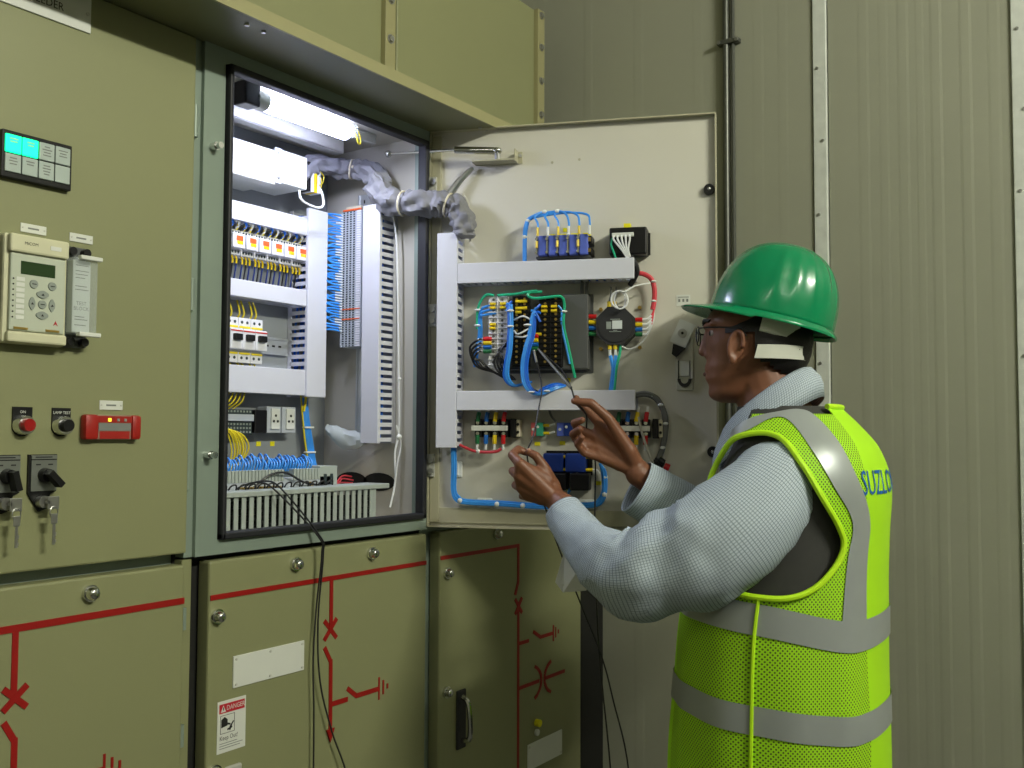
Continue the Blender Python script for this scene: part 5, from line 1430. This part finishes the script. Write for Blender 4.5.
def bust(z0, z1, nz, nphi, off, wob=0.0):
    out = []
    for i in range(nz + 1):
        z = z0 + (z1 - z0) * i / nz
        out.append([surf(2 * math.pi * k / nphi, z, off + (wobble(2 * math.pi * k / nphi, z) if wob else 0)) for k in range(nphi)])
    return out
wc_ = cloth('waistcoat', bust(.74, 1.452, 60, 72, 0.0), 'waistcoat', man)
wc_['label'] = 'dark grey sleeveless waistcoat under the lime vest'
def inside(px, pz, poly):
    r_ = False
    for i in range(len(poly)):
        (x1, y1), (x2, y2) = poly[i], poly[i - 1]
        if (y1 > pz) != (y2 > pz) and px < (x2 - x1) * (pz - y1) / (y2 - y1) + x1: r_ = not r_
    return r_
AH = [(30, 1.290), (34, 1.345), (50, 1.385), (68, 1.402), (90, 1.402), (104, 1.358), (117, 1.300), (127, 1.258), (131.5, 1.228), (128, 1.196), (117, 1.160), (104, 1.142), (88, 1.140), (70, 1.150), (50, 1.180), (36, 1.230)]
AHs = [(v.x, v.y) for v in catmull([Vector((a, b, 0)) for a, b in AH + AH[:1]], 6)][:-1]
NP, NZ, Z0, Z1 = 240, 150, .745, 1.452
def vkeep(i, k):
    ph = (k + .5) * 360 / NP; z = Z0 + (Z1 - Z0) * (i + .5) / NZ
    if inside(ph, z, AHs) or inside(360 - ph, z, AHs): return False
    d = min(ph, 360 - ph)
    if d < 5: return False                                     # front opening
    if z > 1.20 and d < 5 + (z - 1.20) * 290: return False     # V neck
    if z > 1.438 and d < 150: return False
    return True
def vmat(i, k):
    ph = (k + .5) * 360 / NP; z = Z0 + (Z1 - Z0) * (i + .5) / NZ
    d = min(ph, 360 - ph)
    if d > 148 + (6 if z < 1.1 else 0) : return 1
    if d < 26 and z < 1.2: return 1
    return 0
VO = .015
vest = cloth('safety_vest', bust(Z0, Z1, NZ, NP, VO, .006), 'lime', man, mats=['lime_net', 'lime'], fmat=vmat, keep=vkeep, thick=.002)
vest['label'] = 'lime mesh safety vest with grey reflective bands'
def vsurf(phi, z, off): return surf(phi, z, off + wobble(phi, z))
def ribbon(name, edgeA, edgeB, m, n=40, off=VO + .0022):
    A = catmull([Vector((a, b, 0)) for a, b in edgeA], 10); B = catmull([Vector((a, b, 0)) for a, b in edgeB], 10)
    def at(Ls, t):
        x = t * (len(Ls) - 1); i = min(int(x), len(Ls) - 2)
        return Ls[i].lerp(Ls[i + 1], x - i)
    rings = []
    for i in range(n + 1):
        a, b = at(A, i / n), at(B, i / n)
        rings.append([vsurf(R(a.lerp(b, j / 6).x), a.lerp(b, j / 6).y, off) for j in range(7)])
    return cloth(name, rings, m, vest, closed=False)
for (b0, b1, c0, c1) in ((1.078, 1.122, 1.052, 1.102), (.918, .962, .905, .952)):
    pa = [(8, b0 + .012), (50, b0 + .010), (92, b0), (140, c0), (180, c0 + .004), (220, c0), (268, b0), (310, b0 + .010), (352, b0 + .012)]
    pb = [(a, z + (c1 - c0)) for a, z in pa]
    ribbon('reflective_band', pa, pb, 'reflect', 120)
SO = [(50, 1.412), (78, 1.434), (114, 1.446), (128, 1.424), (140, 1.335), (152, 1.262), (152, 1.20), (153, 1.10)]
SI = [(44, 1.392), (70, 1.410), (97, 1.432), (112, 1.376), (124, 1.318), (137, 1.260), (135, 1.20), (133, 1.10)]
ribbon('reflective_strip', SO, SI, 'reflect', 70)
ribbon('reflective_strip', [(360 - a, z) for a, z in SO], [(360 - a, z) for a, z in SI], 'reflect', 70)
for mir in (0, 1):
    pts = [vsurf(R(360 - a if mir else a), z, VO + .003) for a, z in AHs]
    MB().tube(pts + pts[:1], .0052, 8, 1).build('edging', 'lime_edge', vest, True)
MB().tube([vsurf(R(90), .75 + (1.138 - .75) * k / 14, VO + .0030) for k in range(15)], .0032, 6, 1).build('side_seam', 'lime_edge', vest, True)
MB().tube([surf(R(150 + 60 * k / 20), 1.451, VO + .002) for k in range(21)], .005, 8, 1).build('edging', 'lime_edge', vest, True)
MB().tube([surf(R(5.0), .75 + .45 * k / 14, VO + .003) for k in range(15)], .0045, 6, 1).build('edging', 'lime_edge', vest, True)
lg = text_mesh('SUZLON', .058, 'CENTER', .62)
for q in lg.vertices:
    x, z = q.co.x, q.co.z
    q.co = vsurf(R(168) + x / .165, 1.322 + z, VO + .0016)
lg.materials.append(MATS['logo_blue'])
put('lettering', lg, vest, label='blue maker\'s lettering across the back')

# shirt collar
CO = Vector((0.072, -0.714, 1.434))
rings = []
for (rx, ry, dz) in ((.060, .060, .030), (.066, .066, .036), (.074, .072, .030), (.088, .084, .004), (.092, .090, -.012), (.093, .093, -.036)):
    ring = []
    for k in range(48):
        a = 2 * math.pi * k / 48
        p = TF * math.cos(a) * rx * 1.05 + TL * math.sin(a) * ry
        ring.append(CO + p + Vector((0, 0, dz - math.cos(a) * .058 * (rx / .075))))
    rings.append(ring)
co = cloth('shirt_collar', rings, 'shirt', man, thick=.002, keep=lambda i, k: 2 <= k <= 45)
# shirt front under the collar
# ---- head gear and details
def hm(mb, name, m, smooth=True, parent=man, label=None):
    mb.v = [tuple(hw_(*p)) for p in mb.v]
    return mb.build(name, m, parent, smooth, label=label)
hair = MB(); hv, hf = [], []
for i in range(41):
    th = math.pi * i / 40
    for k in range(64):
        a = 2 * math.pi * k / 64
        p = Vector((-.012 + .097 * math.sin(th) * math.cos(a), .0795 * math.sin(th) * math.sin(a), -.010 - .100 * math.cos(th)))
        p += Vector((p.x, p.y, 0)).normalized() * .002 * noise.noise(p * 120)
        hv.append(p)
for i in range(40):
    for k in range(64):
        q = [i * 64 + k, i * 64 + (k + 1) % 64, (i + 1) * 64 + (k + 1) % 64, (i + 1) * 64 + k]
        c = sum((hv[j] for j in q), Vector()) / 4
        ok = (c.x < -.002 and c.z > -.045 + c.x * .55) or (c.z > -.005 and c.x < .046) or (c.z > .030 and c.x < .075)
        if ok: hf.append(q)
hair.add(hv, hf)
ho = hm(hair, 'hair', 'hair')
for s in (-1, 1):
    hm(MB().tube([(.0875, s * .014, .021), (.086, s * .026, .025), (.076, s * .044, .022)], .0035, 6, 4), 'eyebrow', 'hair')
    hm(MB().ball((.0655, s * .031, .001), .0115, 14, 10), 'eye', 'eye_white')
    hm(MB().ball((.0752, s * .0315, .001), (.003, .0055, .0055), 12, 8), 'iris', 'hair')
hm(MB().tube([(.068, -.027, -.0735), (.0812, -.014, -.0725), (.0856, 0, -.0725), (.0812, .014, -.0725), (.068, .027, -.0735)], .0044, 8, 5), 'lips', 'lip')
gl_ = MB()
for s in (-1, 1):
    Q = [(.099, s * (.0335 + x), z) for x, z in ((-.024, .010), (0, .012), (.022, .010), (.026, .002), (.022, -.011), (0, -.016), (-.018, -.013), (-.025, -.003), (-.024, .010))]
    Q = [(x - (abs(y) - .03) * .12, y, z) for x, y, z in Q]
    gl_.tube(Q, .0011, 6, 4)
    gl_.tube([(.095, s * .059, .008), (.075, s * .070, .008), (.04, s * .0785, .006), (.022, s * .081, .004), (.012, s * .081, -.010)], .0015, 6, 4)
gl_.tube([(.099, -.009, .004), (.102, 0, .007), (.099, .009, .004)], .0011, 6, 4)
go = hm(gl_, 'glasses', 'black', label='thin rimmed spectacles')
for s in (-1, 1):
    m_ = MB()
    Q = [(.0988 - (abs(s * (.0335 + x)) - .03) * .12, s * (.0335 + x), z) for x, z in ((-.023, .009), (0, .011), (.021, .009), (.025, .002), (.021, -.010), (0, -.015), (-.017, -.012), (-.024, -.003))]
    m_.add(Q, [tuple(range(8))])
    hm(m_, 'lens', 'lens', False, go)

# hard hat in its own tilted frame
HP = Matrix.Rotation(R(-14.5), 3, 'Y')
HC = Vector((-.038, 0, .0225))
def hat(p): return HC + HP @ Vector(p)
def hm2(mb, name, m, parent, label=None, smooth=True):
    mb.v = [tuple(hw_(*hat(p))) for p in mb.v]
    return mb.build(name, m, parent, smooth, label=label)
dome = MB(); rings = []
N = 96
for i in range(31):
    t = i / 30 * .985
    el = t * math.pi / 2
    ring = []
    for k in range(N):
        a = 2 * math.pi * k / N
        c, s = math.cos(a), math.sin(a)
        rr = math.cos(el) ** .78
        zz = .145 * math.sin(el) ** .92
        x = (.109 if c < 0 else .119) * c * rr
        y = .104 * s * rr
        f_ = min(1, max(0, (zz - .018) / .05)) * min(1, max(0, (.085 - x) / .05))
        g = 0
        ad = math.degrees(a) % 360
        for a0 in (84, 103, 122, 141, 160, 180, 200, 219, 238, 257, 276):
            g += math.exp(-((ad - a0) / 4.6) ** 2)
        g *= min(1, max(0, (.138 - zz) / .03))
        sc_ = 1 + .026 * g * f_
        ring.append((x * sc_, y * sc_, zz * (1 + .012 * g * f_)))
    rings.append(ring)
dome.ring_loft(rings, cap0=False)
helmet = hm2(dome, 'hard_hat', 'helmet', man, 'glossy green hard hat')
sd = helmet.modifiers.new('shell', 'SOLIDIFY'); sd.thickness = .003; sd.offset = -1
# brim: gutter all round growing into the front peak
rings = []
for (e, zz) in ((0, .004), (.35, .001), (.9, -.0035), (1.0, -.006), (.95, -.0085), (.3, -.006), (-.02, -.003)):
    ring = []
    for k in range(N):
        a = 2 * math.pi * k / N
        c, s = math.cos(a), math.sin(a)
        wd = .008 + .044 * max(0, c) ** 2.2
        rx = (.109 if c < 0 else .119); ry = .104
        ln_ = math.hypot(c * ry, s * rx)
        nx, ny = c * ry / ln_, s * rx / ln_
        ring.append((rx * c + nx * wd * e, ry * s + ny * wd * e, zz - (.004 * e if c > .3 else 0)))
    rings.append(ring)
bm_ = MB().ring_loft(rings, cap0=False, cap1=False)
hm2(bm_, 'brim', 'helmet', helmet)
# inner harness: headband and the white nape strap
hb = MB(); rings = []
for (dz, r_) in ((-.034, 1.0), (-.032, 1.04), (.022, 1.04), (.024, 1.0)):
    rings.append([(.034 + .100 * r_ * math.cos(a), .083 * r_ * math.sin(a), dz + .004) for a in [R(97 + 44 * (k % 41) / 40) for k in range(41)]])
hb.ring_loft(rings, closed=False)
hm2(hb, 'headband', 'strap_white', helmet, 'grey white harness band under the hat')
nb = MB(); rings = []
for (dz, r_) in ((-.013, 1.0), (-.012, 1.05), (.012, 1.05), (.013, 1.0)):
    rings.append([(.033 + .104 * r_ * math.cos(a), .088 * r_ * math.sin(a), -.071 + dz - .027 * math.cos(a)) for a in [R(98 + 164 * k / 40) for k in range(41)]])
nb.ring_loft(rings, closed=False)
hm2(nb, 'nape_strap', 'strap_white', helmet, 'white adjustable nape strap')
lb = MB().add([(.119 * math.cos(R(20 + 14 * i)) * 1.004, .104 * math.sin(R(20 + 14 * i)) * 1.004, z) for z in (.012, .026) for i in range(3)], [(0, 1, 4, 3), (1, 2, 5, 4)])
# trousers and shoes (below the picture)
for s in (-1, 1):
    rings = []
    for (x, y, z, r_) in ((.105 + .075 * s, -.715, .98, .115), (.105 + .085 * s, -.712, .80, .105), (.105 + .09 * s, -.705, .50, .082), (.105 + .095 * s, -.718, .08, .070), (.105 + .095 * s, -.718, .035, .070)):
        rings.append([Vector((x + r_ * math.cos(2 * math.pi * k / 28), y + r_ * math.sin(2 * math.pi * k / 28), z)) for k in range(28)])
    cloth('trouser_leg', rings, 'trouser', man, thick=.002)
    b_ = MB(); rings = []
    for i in range(9):
        t = i / 8
        c = Vector((.105 + .097 * s, -.718, 0)) + TF * (-.085 + .27 * t)
        hh = .075 - .035 * t; ww = .034 + .014 * math.sin(math.pi * min(1, t * 1.1)) - (.016 if i == 8 else 0)
        rings.append([c + TL * ww * math.cos(a) + Vector((0, 0, max(0.0, hh * .5 + hh * .5 * math.sin(a) * (1 if math.sin(a) > 0 else 1)))) for a in [2 * math.pi * k / 16 for k in range(16)]])
    b_.ring_loft(rings).build('shoe', 'shoe', man, True)
# thumb nail on the near hand
hm_ = MB().ball((-.0845, -.3035, 1.3715), (.0045, .0045, .0035), 10, 8).build('thumb_nail', 'skin_pale', man, True)

# ---- leads held by the worker
l1 = thing('test_lead', 'thin black lead pinched in the near fist and hanging down behind the elbow', 'cable', (-.075, -.296, 1.366))
o_ = Vector(l1.location)
PL = [D(.238, 1.572, .070), (0.010, -0.272, 1.500), (-0.030, -0.290, 1.448), (-0.060, -0.298, 1.400), (-0.0745, -0.2935, 1.367), (-0.075, -0.300, 1.335), (-0.050, -0.305, 1.290), (-0.036, -0.311, 1.258), (-0.006, -0.316, 1.196), (0.042, -0.341, 1.076), (0.071, -0.374, 0.968), (0.070, -0.401, 0.885), (0.075, -0.433, 0.746), (.06, -.45, .50), (.02, -.46, .20), (-.08, -.50, .012), (-.3, -.6, .006)]
MB().tube([Vector(p) - o_ for p in PL], .0017, 6, 6).build('lead', 'wire_black', l1, True)
MB().cyl(Vector(PL[0]) - o_, Vector(PL[0]).lerp(Vector(PL[1]), .35) - o_, .0026, n=8).build('probe_tip', 'steel', l1, True)
l2 = thing('test_lead', 'grey probe lead held between thumb and finger of the raised hand', 'cable', (-.015, -.368, 1.468))
o_ = Vector(l2.location)
PL = [D(.246, 1.575, .068), (0.020, -0.312, 1.530), (-0.006, -0.350, 1.492), (-0.0165, -0.3665, 1.4655), (0.004, -0.378, 1.440), (0.018, -0.372, 1.405), (0.046, -0.374, 1.355), (0.059, -0.367, 1.272), (0.063, -0.365, 1.193), (0.068, -0.371, 0.978), (0.074, -0.394, 0.739), (.06, -.42, .45), (.03, -.44, .18), (-.06, -.5, .012), (-.3, -.66, .006)]
MB().tube([Vector(p) - o_ for p in PL], .0017, 6, 6).build('lead', 'wire_black', l2, True)
MB().cyl(Vector(PL[0]) - o_, Vector(PL[2]) - o_, .0022, .0032, n=8).build('probe', 'wire_grey', l2, True)
